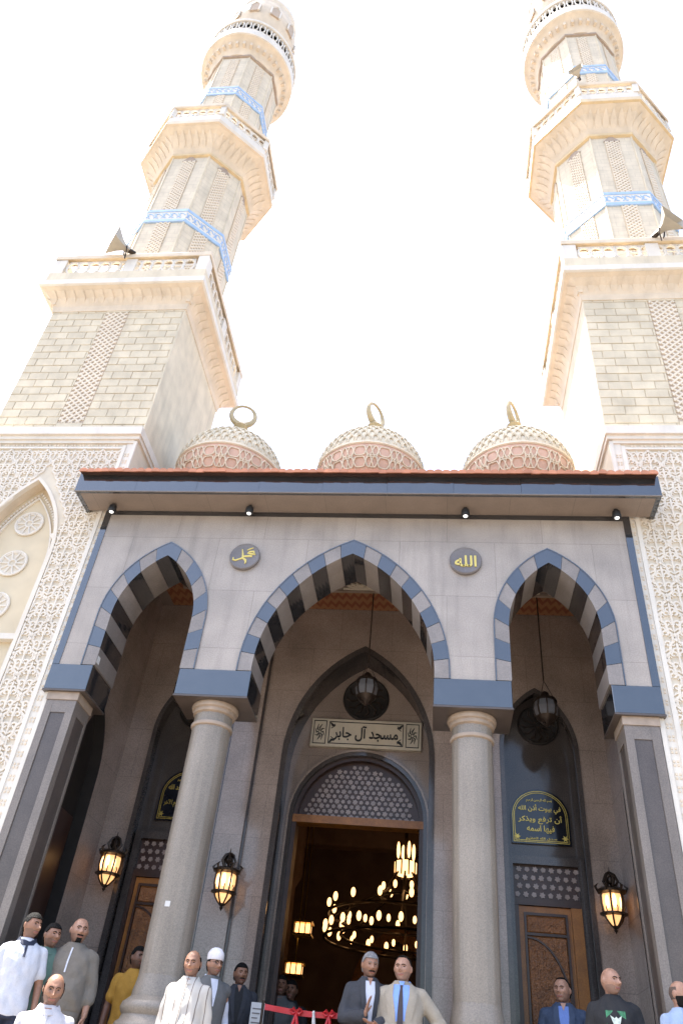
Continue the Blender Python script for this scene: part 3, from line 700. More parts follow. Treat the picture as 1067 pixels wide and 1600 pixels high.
    faces('face_screen_back', lambda m: m.box(cx-.15,cx+.15,cy-A1-.006,cy-A1-.001,14.2,18.6), G['latback'], mn)
    faces('face_lattice', lambda m: lattice(m,cx-.145,cx+.145,14.2,18.6,cy-A1-.007,.105,.038,.016), G['lat'], mn)
    faces('face_screen_head', lambda m: m.prism([(cx-.17,18.6),(cx+.17,18.6),(cx,18.86)],cy-A1-.02,cy-A1-.001), G['ring'], mn)
    faces('corner_bead', lambda m: m.tube([(cx+A1*math.tan(math.pi/8),cy-A1,13.5),(cx+A1*math.tan(math.pi/8),cy-A1,18.8)],.022,6), G['cream'], mn)
    def band(A, za, zb, nm):
        b = part(nm, MB().loft([octo(A+.028,za,cx,cy),octo(A+.028,zb,cx,cy)]), G['white'], mn)
        part('blue_rail', MB().loft([octo(A+.031,za-.002,cx,cy),octo(A+.042,za+.01,cx,cy),octo(A+.042,za+.085,cx,cy),octo(A+.03,za+.09,cx,cy)]).loft([octo(A+.031,zb-.09,cx,cy),octo(A+.042,zb-.085,cx,cy),octo(A+.042,zb-.01,cx,cy),octo(A+.03,zb+.002,cx,cy)]), G['blue'], b)
        def mot(m):
            L = A*math.tan(math.pi/8); zc = (za+zb)/2; n = 5
            for k in range(n):
                x = cx-L+(k+.5)*2*L/n
                m.ribbon([(x+.055*math.cos(a)*(1+.4*math.cos(3*a)),zc+.08*math.sin(a)) for a in [2*math.pi*i/10 for i in range(9)]],.022,cy-A-.040,cy-A-.027)
                m.ribbon([(x-L/n,zc-.09),(x-L/n+.03,zc),(x-L/n,zc+.09)],.022,cy-A-.038,cy-A-.027)
        faces('blue_scroll', mot, G['blue'], b)
    band(A1,16.0,16.47,'ornament_band')
    # octagonal balcony
    part('flare', MB().loft([octo(A1+.002,18.86,cx,cy),octo(A1+.05,18.93,cx,cy),octo(A1+.14,19.1,cx,cy),octo(A1+.30,19.32,cx,cy),octo(A1+.45,19.43,cx,cy)]), G['peach'], mn)
    def corb(m):
        L = 1.2*math.tan(math.pi/8)
        for k in range(6):
            x = cx-L+(k+.5)*2*L/6
            m.loft([[(x-.05,cy-1.12,19.0),(x+.05,cy-1.12,19.0),(x+.05,cy-1.0,19.0),(x-.05,cy-1.0,19.0)],[(x-.07,cy-1.25,19.17),(x+.07,cy-1.25,19.17),(x+.07,cy-1.1,19.17),(x-.07,cy-1.1,19.17)],
                    [(x-.015,cy-1.42,19.37),(x+.015,cy-1.42,19.37),(x+.015,cy-1.25,19.37),(x-.015,cy-1.25,19.37)]])
    faces('flare_ornament', corb, G['peach'], mn)
    part('flare_trim', MB().loft([octo(A1+.004,18.78,cx,cy),octo(A1+.06,18.80,cx,cy),octo(A1+.06,18.88,cx,cy),octo(A1+.02,18.90,cx,cy)]), G['gold'], mn)
    part('rim_moulding', MB().loft([octo(A1+.44,19.431,cx,cy),octo(A1+.50,19.45,cx,cy),octo(A1+.50,19.58,cx,cy),octo(A1+.46,19.60,cx,cy)]), G['gold' if s>0 else 'peach'], mn)
    part('balcony_wall', MB().loft([octo(A1+.47,19.601,cx,cy),octo(A1+.47,19.86,cx,cy)]), G['white'], mn)
    faces('balcony_screen', parapet(A1+.44,19.87,20.22,6,.60), G['white'], mn)
    part('balcony_rail', MB().loft([octo(A1+.50,20.24,cx,cy),octo(A1+.52,20.26,cx,cy),octo(A1+.52,20.36,cx,cy),octo(A1+.34,20.36,cx,cy),octo(A1+.34,20.24,cx,cy)],False), G['peach'], mn)
    def bpost(m): L = (A1+.47)*math.tan(math.pi/8); m.box(cx+L-.07,cx+L+.05,cy-A1-.49,cy-A1-.38,19.861,20.25)
    faces('balcony_post', bpost, G['white'], mn)
    # upper shaft
    A2 = .92
    part('octagonal_shaft', MB().loft([octo(A2,19.7,cx,cy),octo(A2,24.95,cx,cy)]), G['shaft'], mn)
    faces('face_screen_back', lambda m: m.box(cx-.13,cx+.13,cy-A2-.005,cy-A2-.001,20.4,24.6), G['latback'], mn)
    faces('face_lattice', lambda m: lattice(m,cx-.125,cx+.125,20.4,24.6,cy-A2-.006,.105,.04,.014), G['lat'], mn)
    faces('corner_bead', lambda m: m.tube([(cx+A2*math.tan(math.pi/8),cy-A2,20.3),(cx+A2*math.tan(math.pi/8),cy-A2,24.8)],.02,6), G['cream'], mn)
    band(A2,22.35,22.80,'ornament_band')
    part('flare_trim', MB().loft([octo(A2+.004,24.72,cx,cy),octo(A2+.05,24.74,cx,cy),octo(A2+.05,24.82,cx,cy),octo(A2+.02,24.84,cx,cy)]), G['ring'], mn)
    # round balcony, drum, dome
    rr = A2/math.cos(math.pi/8)
    part('round_flare', MB().lathe([(rr,24.8),(rr+.05,24.95),(rr+.14,25.15),(rr+.26,25.32),(rr+.32,25.36)],cx,cy,48), G['peach'], mn, True)
    faces('round_flare_ornament', lambda m: m.box(cx-.035,cx+.035,cy-rr-.2,cy-rr-.05,25.05,25.22), G['peach'], mn, 36)
    part('round_rim', MB().lathe([(rr+.32,25.361),(rr+.36,25.38),(rr+.36,25.72),(rr+.33,25.74)],cx,cy,48), G['white'], mn, True)
    faces('round_screen', lambda m: m.tube([(cx+.075*math.cos(t),cy-rr-.31,26.05+.24*math.sin(t)) for t in [2*math.pi*i/8 for i in range(8)]],.024,4,closed=True), G['white'], mn, 40)
    part('round_rail', MB().lathe([(rr+.34,26.30),(rr+.36,26.32),(rr+.36,26.42),(rr+.24,26.42),(rr+.24,26.30)],cx,cy,48), G['white'], mn, True)
    part('drum', MB().lathe([(.80,25.5),(.80,27.2),(.86,27.5),(1.0,27.9),(1.04,28.3),(1.02,28.8),(.92,29.3)],cx,cy,48), G['peach'], mn, True)
    for k in range(10):
        a = 2*math.pi*k/10
        w = MB().prism([(cx-.13,28.0),(cx+.13,28.0),(cx+.13,28.42),(cx,28.62),(cx-.13,28.42)],cy-1.06,cy-.98).spin(cx,cy,a); part('drum_window', w, G['latback'], mn)
        fr = MB().tube([(cx-.15,cy-1.06,27.98),(cx-.15,cy-1.06,28.44),(cx,cy-1.06,28.66),(cx+.15,cy-1.06,28.44),(cx+.15,cy-1.06,27.98)],.03,5).spin(cx,cy,a); part('drum_window_frame', fr, G['white'], mn)
    part('dome_cap', MB().lathe([(.92,29.301),(.98,29.4),(.9,29.9),(.6,30.5),(.25,30.9),(.06,31.1),(.05,32.2)],cx,cy,40), G['white'], mn, True)
    return mn
minL, minR = minaret(-1), minaret(1)
h1 = horn(minL, 'grey loudspeaker horn clamped to the parapet of the minaret over the blind arch', (-4.78,-.22,13.98), R(-48), .98)
h2 = horn(minR, 'beige loudspeaker horn clamped to the square parapet of the gold-trimmed minaret', (4.82,-.24,13.98), R(35), .95)
h3 = horn(minR, 'loudspeaker horn high on the octagonal balcony of the gold-trimmed minaret', (4.12,-.28,20.36), R(-30), .6)
# ------------------------------------------------------------------ three small domes on the portico roof
def dome(x, label, ring_yaw):
    yc, zc, r = 1.3, 9.70, .86
    d = thing('dome', (x,yc,8.36), label, 'dome', 'small domes on the portico roof')
    def P(t): return (r*math.cos(t), zc+r*math.sin(t))
    part('drum', MB().lathe([(r*.80,8.36),(r*.80,9.10),(r*.78,zc-.50)],x,yc,48), G['domeband'], d, True)
    part('band', MB().lathe([(r*.7,zc-.56)]+[P(R(a)) for a in (-38,-30,-22,-14,-7,0,3)]+[(r*.9,zc+r*math.sin(R(3)))],x,yc,64), G['domeband'], d, True)
    part('shell', MB().lathe([(r*.96,zc+r*math.sin(R(2.4)))]+[(math.cos(R(a))*(r+.012),zc+math.sin(R(a))*(r+.012)) for a in (2.6,9,18,27,36,45,54,63,72,81,86)]+[(.001,zc+r+.012)],x,yc,64), G['domecream'], d, True)
    # strapwork
    m = MB()
    def sp(az, el, off=.006): return (x+(r+off)*math.cos(R(el))*math.sin(az), yc-(r+off)*math.cos(R(el))*math.cos(az), zc+(r+off)*math.sin(R(el)))
    nseg = 96
    for el,rad in ((2.6,.022),(-33,.022)):
        m.tube([sp(2*math.pi*i/nseg,el) for i in range(nseg)],rad,5,closed=True)
    nu = 14
    for ph in (0,1):
        for amp,base,off in ((5.5,-8,.008),(5.5,-21,.012)):
            pts = []
            for i in range(nu*16):
                u = i/16+ph*.5; fr = u%1
                wv = math.tanh(3*math.sin(2*math.pi*fr))
                pts.append(sp(2*math.pi*(i/(nu*16)), base+amp*wv, off+.004*math.cos(2*math.pi*fr*2)))
            m.tube(pts,.011,5,closed=True)
    for k in range(nu):
        az = 2*math.pi*(k+.25)/nu; q = 2*math.pi/nu*.26
        for j in range(2):
            for sgn in (-1,1):
                m.tube([sp(az-q+2*q*i/8, (-20 if j else -9)+sgn*7*math.sin(math.pi*i/4),.012+.003*sgn) for i in range(9)],.010,5)
    part('strapwork', m, G['strap'], d, True)
    # carved leaves on the cap
    m = MB()
    for rw,el in enumerate((10,19,28,37,46,55,65,75)):
        cnt = int(44*math.cos(R(el)))
        for k in range(cnt):
            a = 2*math.pi*(k+.5*(rw%2))/cnt; w = 2*math.pi/cnt*.36
            m.tube([sp(a-w,el-3,.014),sp(a-w*.9,el+2,.02),sp(a,el+5,.022),sp(a+w*.9,el+2,.02),sp(a+w,el-3,.014)],[.01,.014,.016,.014,.01],4)
    part('leaf_carving', m, G['domecream'], d, kind='stuff')
    zt = zc+r
    fi = part('finial', MB().lathe([(.17,zt-.02),(.19,zt+.03),(.17,zt+.09),(.11,zt+.14),(.075,zt+.17),(.06,zt+.28),(.085,zt+.31),(.13,zt+.36),(.10,zt+.41),(.05,zt+.43)],x,yc,24), G['finial'], d, True)
    rc = zt+.66
    pts = [(x+.21*math.cos(a)*math.cos(ring_yaw), yc+.21*math.cos(a)*math.sin(ring_yaw), rc+.23*math.sin(a)) for a in [2*math.pi*i/32 for i in range(32)]]
    rad = [.024+.034*(.5-.5*math.sin(2*math.pi*i/32)) for i in range(32)]
    part('crescent_ring', MB().tube(pts,rad,8,closed=True), G['finial'], fi, True)
    return d
dome(-2.36,'small carved dome over the striped arch next to the blind-arch wall',R(18)); dome(-.01,'small carved dome over the middle arch and main doorway',R(58)); dome(2.33,'small carved dome over the striped arch of the gold-trimmed minaret side',R(62))
# ------------------------------------------------------------------ Arabic lettering (presentation forms, laid out right to left)
_F = {'ا':(0xFE8D,2),'آ':(0xFE81,2),'أ':(0xFE83,2),'إ':(0xFE87,2),'ب':(0xFE8F,4),'ة':(0xFE93,2),'ت':(0xFE95,4),'ث':(0xFE99,4),'ج':(0xFE9D,4),'ح':(0xFEA1,4),'خ':(0xFEA5,4),
      'د':(0xFEA9,2),'ذ':(0xFEAB,2),'ر':(0xFEAD,2),'ز':(0xFEAF,2),'س':(0xFEB1,4),'ش':(0xFEB5,4),'ص':(0xFEB9,4),'ط':(0xFEC1,4),'ظ':(0xFEC5,4),'ع':(0xFEC9,4),'ف':(0xFED1,4),'ق':(0xFED5,4),'ك':(0xFED9,4),
      'ل':(0xFEDD,4),'م':(0xFEE1,4),'ن':(0xFEE5,4),'ه':(0xFEE9,4),'و':(0xFEED,2),'ى':(0xFEEF,2),'ي':(0xFEF1,4)}
def shape(s):
    out = []; i = 0
    s = s.replace('لا','\ufefb').replace('لآ','\ufef5')
    for i, ch in enumerate(s):
        if ch in '\ufefb\ufef5':
            pj = i > 0 and s[i-1] in _F and _F[s[i-1]][1] == 4
            out.append(chr(ord(ch)+(1 if pj else 0))); continue
        if ch not in _F: out.append(ch); continue
        c, n = _F[ch]
        pj = i > 0 and s[i-1] in _F and _F[s[i-1]][1] == 4
        nj = n == 4 and i+1 < len(s) and (s[i+1] in _F or s[i+1] in '\ufefb\ufef5')
        out.append(chr(c+(3 if pj and nj else 2 if nj else 1 if pj else 0)))
    return ''.join(reversed(out))
def lettering(txt, cx, cz, width, height, y0, y1, bold=.012, mbs=None, stretch=1):
    """lettering in the XZ plane, fitted to width (and at most height)"""
    c = bpy.data.curves.new('lettering', 'FONT'); c.body = shape(txt); c.extrude = .05; c.offset = bold; c.resolution_u = 4
    o = bpy.data.objects.new('lettering', c); COL.objects.link(o); bpy.context.view_layer.update()
    me = bpy.data.meshes.new_from_object(o.evaluated_get(bpy.context.evaluated_depsgraph_get()))
    v = np.array([q.co[:] for q in me.vertices]); fs = [tuple(p.vertices) for p in me.polygons]
    bpy.data.objects.remove(o); bpy.data.curves.remove(c); bpy.data.meshes.remove(me)
    m = mbs or MB()
    if len(v) == 0: return m
    lo, hi = v.min(0), v.max(0); sx = width/(hi[0]-lo[0]); sz = min(sx*stretch, height/(hi[1]-lo[1]))
    mid = (lo+hi)/2
    vv = [(cx+(p[0]-mid[0])*sx, y1+(y0-y1)*(p[2]-lo[2])/(hi[2]-lo[2]), cz+(p[1]-mid[1])*sz) for p in v]
    return m.add(vv, fs)
# ---- name sign over the main door
sg = thing('name_sign', (.02,3.10,6.17), 'cream framed sign with black Arabic name over the main doorway', 'sign')
sx0,sx1,sz0,sz1 = -.80,.875,5.99,6.43
part('board', MB().bbox(sx0,sx1,3.12,3.195,sz0,sz1,.008), G['sign'], sg)
m = MB()
def frame(m, x0,x1,z0,z1,t,y0,y1):
    m.box(x0,x1,y0,y1,z0,z0+t).box(x0,x1,y0,y1,z1-t,z1).box(x0,x0+t,y0,y1,z0+t,z1-t).box(x1-t,x1,y0,y1,z0+t,z1-t)
frame(m,sx0+.27,sx1-.27,sz0+.045,sz1-.045,.012,3.113,3.1199); frame(m,sx0+.035,sx0+.235,sz0+.035,sz1-.035,.012,3.113,3.1199); frame(m,sx1-.235,sx1-.035,sz0+.035,sz1-.035,.012,3.113,3.1199)
for c in (sx0+.135,sx1-.135):
    for q in range(8):
        a = 2*math.pi*q/8+.39; zz = (sz0+sz1)/2
        m.ribbon([(c+math.cos(a)*.015,zz+math.sin(a)*.02),(c+math.cos(a+.5)*.05,zz+math.sin(a+.5)*.07),(c+math.cos(a)*.075,zz+math.sin(a)*.135)],[.012,.024,.008],3.112-.0004*q,3.1198)
for c,dx in ((sx0+.29,1),(sx1-.29,-1)):
    for z,dz in ((sz0+.065,1),(sz1-.065,-1)):
        for q in range(3): m.ribbon([(c,z),(c+dx*(.03+.02*q),z+dz*.05),(c+dx*(.075-.03*q),z+dz*(.02+.035*q))],[.02,.026,.01],3.111-.0004*q,3.1198)
part('ornament', m, G['ink'], sg)
part('lettering', lettering('مسجد آل جابر',.035,6.205,.98,.27,3.106,3.1198,.016,stretch=1.25), G['ink'], sg)
# ---- arched inscription plaques
def plaque(cx, lines, label, group):
    t = thing('inscription_plaque', (cx,2.77,4.68), label, 'plaque', group)
    a, z0, zs = .385, 4.67, 5.03; y = 2.797
    P = [(cx-a,z0)]+[(cx-a*math.cos(math.pi*i/18),zs+.36*math.sin(math.pi*i/18)) for i in range(19)]+[(cx+a,z0)]
    part('slab', MB().prism(P[::-1],2.765,y), G['plaque'], t)
    def inset(k): return [(cx+(x-cx)*(1-k),5.0+(z-5.0)*(1-k*1.05)) for x,z in P]
    m = MB()
    for k in (.07,.125):
        Q = inset(k); m.ribbon(Q+[Q[0]],.010,2.760,2.7649)
    for s in (-1,1): m.prism(starpoly(cx+s*a*.80,z0+.085,.045,.018,6),2.757,2.7645)
    part('gilt_border', m, G['brass'], t)
    m = MB()
    for txt,w,z,h in lines: lettering(txt,cx,z,w,h,2.758,2.7648,.014,m,1.4)
    part('gilt_lettering', m, G['brass'], t)
plaque(2.485,[('بسم الله الرحمن الرحيم',.34,5.235,.05),('في بيوت أذن الله',.56,5.125,.115),('أن ترفع ويذكر',.58,4.985,.12),('فيها اسمه',.36,4.86,.1),('صدق الله العظيم',.4,4.735,.045)],
       'black arched plaque with complete gilt Arabic verse above the door behind the navy suit','gilt inscription plaques')
plaque(-2.42,[('بسم الله الرحمن الرحيم',.34,5.235,.05),('إنما يعمر مساجد الله',.56,5.12,.115),('من آمن بالله واليوم الآخر',.6,4.91,.14)],
       'black arched plaque with gilt verse, half hidden behind the granite column','gilt inscription plaques')
# ---- medallions on the spandrels
def medallion(cx, cz, label):
    t = thing('medallion', (cx,-.02,cz), label, 'medallion', 'calligraphy medallions')
    n = 40
    part('disc', MB().loft([[(cx+r*math.cos(2*math.pi*i/n),y,cz+r*1.02*math.sin(2*math.pi*i/n)) for i in range(n)] for r,y in ((.20,-.001),(.20,-.035),(.19,-.045),(.175,-.038))]), G['medal'], t, True)
    return t
mdl = medallion(-1.405,7.228,'round stone medallion with a sprawling yellow calligraphic name, nearer the blind arch')
m = MB(); cx,cz = -1.405,7.228
for pts,w in ((((.125,.03),(.11,.075),(.06,.07),(.035,.045),(.08,.035),(.14,.028)),[.02,.03,.03,.02,.03,.02]),
              (((.10,-.0),(.05,.0),(.0,-.005),(-.03,-.015)),[.03,.03,.028,.02]),
              (((-.045,.105),(-.03,.04),(-.02,-.03),(.02,-.06),(.03,-.10),(.02,-.12)),[.012,.022,.03,.036,.022,.012]),
              (((-.02,-.03),(-.06,-.05),(-.11,-.07),(-.145,-.06),(-.145,-.025)),[.03,.022,.022,.026,.012]),
              (((.02,.09),(.06,.115),(.10,.13)),[.010,.016,.008])):
    m.ribbon([(cx+x,cz+z) for x,z in pts], w, -.047-.0006*len(m.f)/20, -.037)
part('lettering', m, G['yellow'], mdl)
mdr = medallion(1.432,7.228,'round stone medallion with yellow upright Arabic letters, nearer the gold-trimmed minaret')
part('lettering', lettering('الله',1.432,7.215,.27,.2,-.048,-.037,.02), G['yellow'], mdr)
# ---- soffit spotlights
for i,x in enumerate((-3.36,-1.43,1.435,3.325)):
    near = ('at the cornice end by the blind-arch wall','above the sprawling calligraphy medallion','above the upright calligraphy medallion','at the cornice end by the gold-trimmed minaret')[i]
    t = thing('spotlight', (x,-.15,7.988), 'small black spotlight under the soffit '+near, 'spotlight', 'soffit spotlights')
    part('bracket', MB().box(x-.02,x+.02,-.16,-.12,7.94,7.988), G['ink'], t)
    part('housing', MB().lathe([(.0,7.85),(.05,7.851),(.058,7.87),(.05,7.945),(.02,7.95)],x,-.15,16), G['ink'], t, True)
    part('lens', MB().lathe([(.0,7.838),(.026,7.842),(.03,7.8505)],x,-.15,16), G['lens'], t, True)
# ---- wall lanterns
def lantern(x, y, z, label, lit=True, sc=.88):
    t = thing('wall_lantern', (x,y,z), label, 'lantern', 'lit bronze wall lanterns')
    q = lambda r,h: (r*sc, z+h*sc)
    n = 6
    part('glass', MB().lathe([q(.012,-.285),q(.05,-.25),q(.095,-.19),q(.118,-.13),q(.14,.0),q(.138,.10),q(.10,.17)],x,y,n,.2), G['glow'], t)
    part('lamp', MB().ell((x,y-.12*sc,z+.02),(.03*sc,.03*sc,.09*sc)).ell((x-.085*sc,y-.085*sc,z+.01),(.03*sc,.03*sc,.085*sc)).ell((x+.085*sc,y-.085*sc,z+.01),(.03*sc,.03*sc,.085*sc)), G['bulb2'], t, True)
    m = MB()
    for i in range(n):
        a = .2+2*math.pi*i/n
        m.tube([(x+r*sc*math.cos(a),y+r*sc*math.sin(a),z+h*sc) for r,h in ((.02,-.29),(.062,-.25),(.108,-.19),(.135,-.13),(.155,0),(.152,.11),(.115,.19))],.013*sc,5)
        a2 = a+math.pi/n; m.tube([(x+r*sc*math.cos(a2),y+r*sc*math.sin(a2),z+h*sc) for r,h in ((.13,-.12),(.15,-.06),(.13,-.03))],.008*sc,4)
    part('ribs', m, G['bronze'], t)
    part('rim', MB().lathe([q(.12,-.145),q(.185,-.13),q(.185,-.115),q(.13,-.105)],x,y,12), G['bronze'], t, True)
    part('rim', MB().lathe([q(.14,.12),q(.19,.14),q(.2,.165),q(.16,.19),q(.11,.2)],x,y,12), G['bronze'], t, True)
    m = MB()
    for i in range(6):
        a = 2*math.pi*i/6; m.tube([(x+.18*sc*math.cos(a),y+.18*sc*math.sin(a),z+.15*sc),(x+.21*sc*math.cos(a),y+.21*sc*math.sin(a),z+.21*sc),(x+.17*sc*math.cos(a),y+.17*sc*math.sin(a),z+.25*sc)],[.016*sc,.02*sc,.004],5)
    for i in range(5):
        a = 2*math.pi*i/5; m.tube([(x+.05*sc*math.cos(a),y+.05*sc*math.sin(a),z+.2*sc),(x+.10*sc*math.cos(a),y+.10*sc*math.sin(a),z+.29*sc),(x+.06*sc*math.cos(a),y+.06*sc*math.sin(a),z+.37*sc),(x,y,z+.40*sc)],.02*sc,5)
    m.ell((x,y,z+.30*sc),(.05*sc,.05*sc,.06*sc),10,6).tube([(x,y,z+.36*sc),(x,y,z+.47*sc)],[.016*sc,.003],6)
    part('crown', m, G['bronze'], t, True)
    part('tip', MB().lathe([q(.003,-.36),q(.012,-.34),q(.028,-.32),q(.018,-.30),q(.034,-.285),q(.04,-.265),q(.03,-.26)],x,y,12), G['bronze'], t, True)
    part('arm', MB().tube([(x,y+.1*sc,z+.14*sc),(x,y+.28,z+.2*sc),(x,y+.30,z+.05)],.02*sc,6), G['bronze'], t)
    return t
LY = 2.24
lantern(PY(172,1352,LY).x, LY, PY(172,1352,LY).z, 'lit bronze wall lantern behind the bald man in galabiya')
lantern(PY(354,1380,LY).x, LY-.06, PY(354,1380,LY-.06).z, 'lit bronze wall lantern between the granite column and the main doorway')
lantern(PY(957,1413,LY).x, LY, PY(957,1413,LY).z, 'lit bronze wall lantern above the man in black T-shirt')
# ---- pendant lanterns and carved rosettes
def pendant(x, y, zc, label):
    S_ = .64
    t = thing('pendant_lantern', (x,y,zc), label, 'lantern', 'unlit pendant lanterns in the arches')
    part('glass', MB().lathe([(.09,zc-.2*S_),(.15,zc-.1*S_),(.165,zc+.05*S_),(.14,zc+.2*S_),(.1,zc+.24*S_)],x,y,8), G['dimglass'], t)
    m = MB()
    for i in range(8):
        a = 2*math.pi*i/8; m.tube([(x+r*math.cos(a),y+r*math.sin(a),zc+h*S_) for r,h in ((.03,-.31),(.09,-.22),(.145,-.1),(.16,.05),(.135,.2),(.09,.27),(.02,.40))],.014,5)
    part('ribs', m, G['bronze'], t)
    part('cap', MB().lathe([(.16,zc+.2*S_),(.15,zc+.25*S_),(.08,zc+.30*S_),(.05,zc+.40*S_),(.02,zc+.44*S_)],x,y,16), G['bronze'], t, True)
    part('bottom', MB().lathe([(.004,zc-.36*S_),(.035,zc-.32*S_),(.05,zc-.28*S_),(.12,zc-.2*S_),(.14,zc-.14*S_)],x,y,16), G['bronze'], t, True)
    m = MB()
    for i in range(3):
        a = 2*math.pi*i/3; m.tube([(x+.13*math.cos(a),y+.13*math.sin(a),zc+.25*S_),(x,y,zc+.7*S_)],.006,4)
    m.tube([(x,y,zc+.7*S_),(x,y,7.98)],.010,5); part('chain', m, G['bronze'], t)
pendant(.115,1.95,6.36,'unlit pendant lantern hanging in the middle arch above the name sign')
pendant(2.56,1.95,6.17,'unlit pendant lantern hanging in the arch above the complete gilt plaque')
pendant(-2.5,1.95,6.2,'unlit pendant lantern hanging in the arch beside the blind-arch wall')
def rosette(x, y, z, r, label):
    t = thing('carved_rosette', (x,y,z), label, 'rosette', 'dark carved wall rosettes')
    n = 36
    part('disc', MB().loft([[(x+a*math.cos(2*math.pi*i/n),yy,z+a*math.sin(2*math.pi*i/n)) for i in range(n)] for a,yy in ((r,y),(r,y-.03),(r*.94,y-.045),(r*.88,y-.03))]), G['darkmatte'], t, True)
    m = MB()
    for i in range(12):
        a = 2*math.pi*i/12
        m.ribbon([(x+r*q*math.cos(a+s_),z+r*q*math.sin(a+s_)) for q,s_ in ((.12,0),(.4,.2),(.65,.22),(.82,0))],.03,y-.045-.0007*i,y-.029)
    part('petals', m, G['bronze'], t)
rosette(2.55,2.798,6.32,.29,'dark carved round rosette on the wall above the complete gilt plaque')
rosette(-2.5,2.798,6.32,.29,'dark carved round rosette above the half-hidden gilt plaque')
rosette(.0,3.198,6.80,.36,'dark carved round rosette above the name sign')
# ---- chandelier and hall lanterns
ch = thing('chandelier', (.28,14,8.2), 'large lit ring chandelier with rows of small lamps inside the hall', 'chandelier')
CHX, CHY = PY(632,1400,14).x, 14
def ringz(v): return PY(632,v,14).z
def ring(r, z, n, sc=1, ph=0):
    part('ring', MB().tube([(CHX+r*math.cos(2*math.pi*i/40),CHY+r*math.sin(2*math.pi*i/40),z-.14*sc) for i in range(40)],.035,6,closed=True), G['bronze'], ch, True)
    lm = MB().ell((0,0,0),(.058*sc,.058*sc,.11*sc),10,6).mesh('lamp', G['bulb'], (0,0,0), True)
    for i in range(n):
        a = 2*math.pi*(i+ph)/n; inst('lamp', lm, ch, (CHX+r*math.cos(a),CHY+r*math.sin(a),z+.1*sc))
ring(2.02, ringz(1466), 24); ring(1.95, ringz(1428), 16, 1, .3); ring(1.6, ringz(1462), 16, .8, .5); ring(.62, ringz(1396), 9, .9, .2)
part('tier_lantern', MB().lathe([(.22,ringz(1368)),(.30,ringz(1364)),(.30,ringz(1348)),(.2,ringz(1346))],CHX,CHY,10), G['bulb'], ch)
m = MB()
for i in range(10):
    a = 2*math.pi*i/10; m.box(CHX+.31*math.cos(a)-.02,CHX+.31*math.cos(a)+.02,CHY+.31*math.sin(a)-.02,CHY+.31*math.sin(a)+.02,ringz(1370),ringz(1346))
for i in range(8):
    a = 2*math.pi*i/8; m.tube([(CHX+2.02*math.cos(a),CHY+2.02*math.sin(a),ringz(1470)),(CHX+1.75*math.cos(a),CHY+1.75*math.sin(a),ringz(1436)),(CHX+.62*math.cos(a),CHY+.62*math.sin(a),ringz(1400)),(CHX+.1*math.cos(a),CHY+.1*math.sin(a),ringz(1350))],.03,5)
part('frame', m, G['bronze'], ch)
lm = MB().ell((0,0,0),(.045,.045,.22),8,6).mesh('lamp', G['bulb'], (0,0,0), True)
for i in range(4): inst('lamp', lm, ch, (CHX+.22*math.cos(.4+i*1.57),CHY+.22*math.sin(.4+i*1.57),ringz(1330)))
part('stem', MB().tube([(CHX,CHY,ringz(1400)),(CHX,CHY,9.2)],.05,8), G['bronze'], ch)
for (u,v,Y,lb) in ((474,1452,12,'small lit square lantern hanging in the hall, the higher of two'),(460,1515,12.5,'small lit square lantern hanging in the hall, the lower of two')):
    p = PY(u,v,Y); t = thing('hall_lantern', tuple(p), lb, 'lantern', 'small square lanterns in the hall')
    part('shade', MB().box(p.x-.17,p.x+.17,p.y-.17,p.y+.17,p.z-.09,p.z+.09), G['glow2'], t)
    m = MB()
    for dx in (-.2,-.067,.067,.2): m.box(p.x+dx-.012,p.x+dx+.012,p.y-.21,p.y-.191,p.z-.13,p.z+.13)
    m.box(p.x-.22,p.x+.22,p.y-.22,p.y+.22,p.z+.1101,p.z+.15).box(p.x-.22,p.x+.22,p.y-.22,p.y+.22,p.z-.15,p.z-.1101); m.tube([(p.x,p.y,p.z+.14),(p.x,p.y,9.2)],.012,5)
    part('cage', m, G['brass'], t)
# ---- red ribbon with bows across the doorway, paper notice
rb = thing('ceremonial_ribbon', (-.3,1.2,FZ), 'red satin ribbon with bows stretched across the main doorway', 'ribbon')
Yr = .62
p0, p1 = PY(414,1573,Yr), PY(548,1588,Yr)
pts = [tuple(p0.lerp(p1,i/12)+Vector((0,0,-.02*math.sin(math.pi*i/12)))) for i in range(13)]
m = MB(); 
m.loft([[(x,y-.004,z-.024),(x,y-.004+.012*math.sin(i*2.1),z+.024),(x,y+.004+.012*math.sin(i*2.1),z+.024),(x,y+.004,z-.024)] for i,(x,y,z) in enumerate(pts)])
part('band', m, G['red'], rb, True)
for u,v in ((463,1582),(514,1586)):
    p = PY(u,v,Yr-.02); m = MB()
    for s in (-1,1):
        m.tube([tuple(p),(p.x+s*.03,p.y-.02,p.z+.03),(p.x+s*.055,p.y,p.z+.015),(p.x+s*.03,p.y-.02,p.z-.015),tuple(p)],[.01,.016,.014,.014,.01],6)
        m.tube([tuple(p),(p.x+s*.02,p.y-.02,p.z-.09),(p.x+s*.035,p.y,p.z-.2)],[.01,.016,.012],6)
    part('bow', m, G['red'], rb, True)
p = PY(490,1583,Yr-.02); part('knot', MB().ell(tuple(p),(.014,.014,.02)).tube([tuple(p),(p.x+.01,p.y,p.z-.1)],[.012,.02],6), G['paper'], rb, True)
part('post', MB().tube([(p0.x-.02,Yr,FZ),(p0.x-.02,Yr,p0.z+.05)],.014,8), G['bronze'], rb)
part('post', MB().tube([(p1.x+.02,Yr,FZ),(p1.x+.02,Yr,p1.z+.05)],.014,8), G['bronze'], rb)
p = PY(401,1590,1.2); nb = thing('notice_stand', (p.x,1.2,FZ), 'white printed notice sheet on a thin stand beside the black jacket', 'notice')
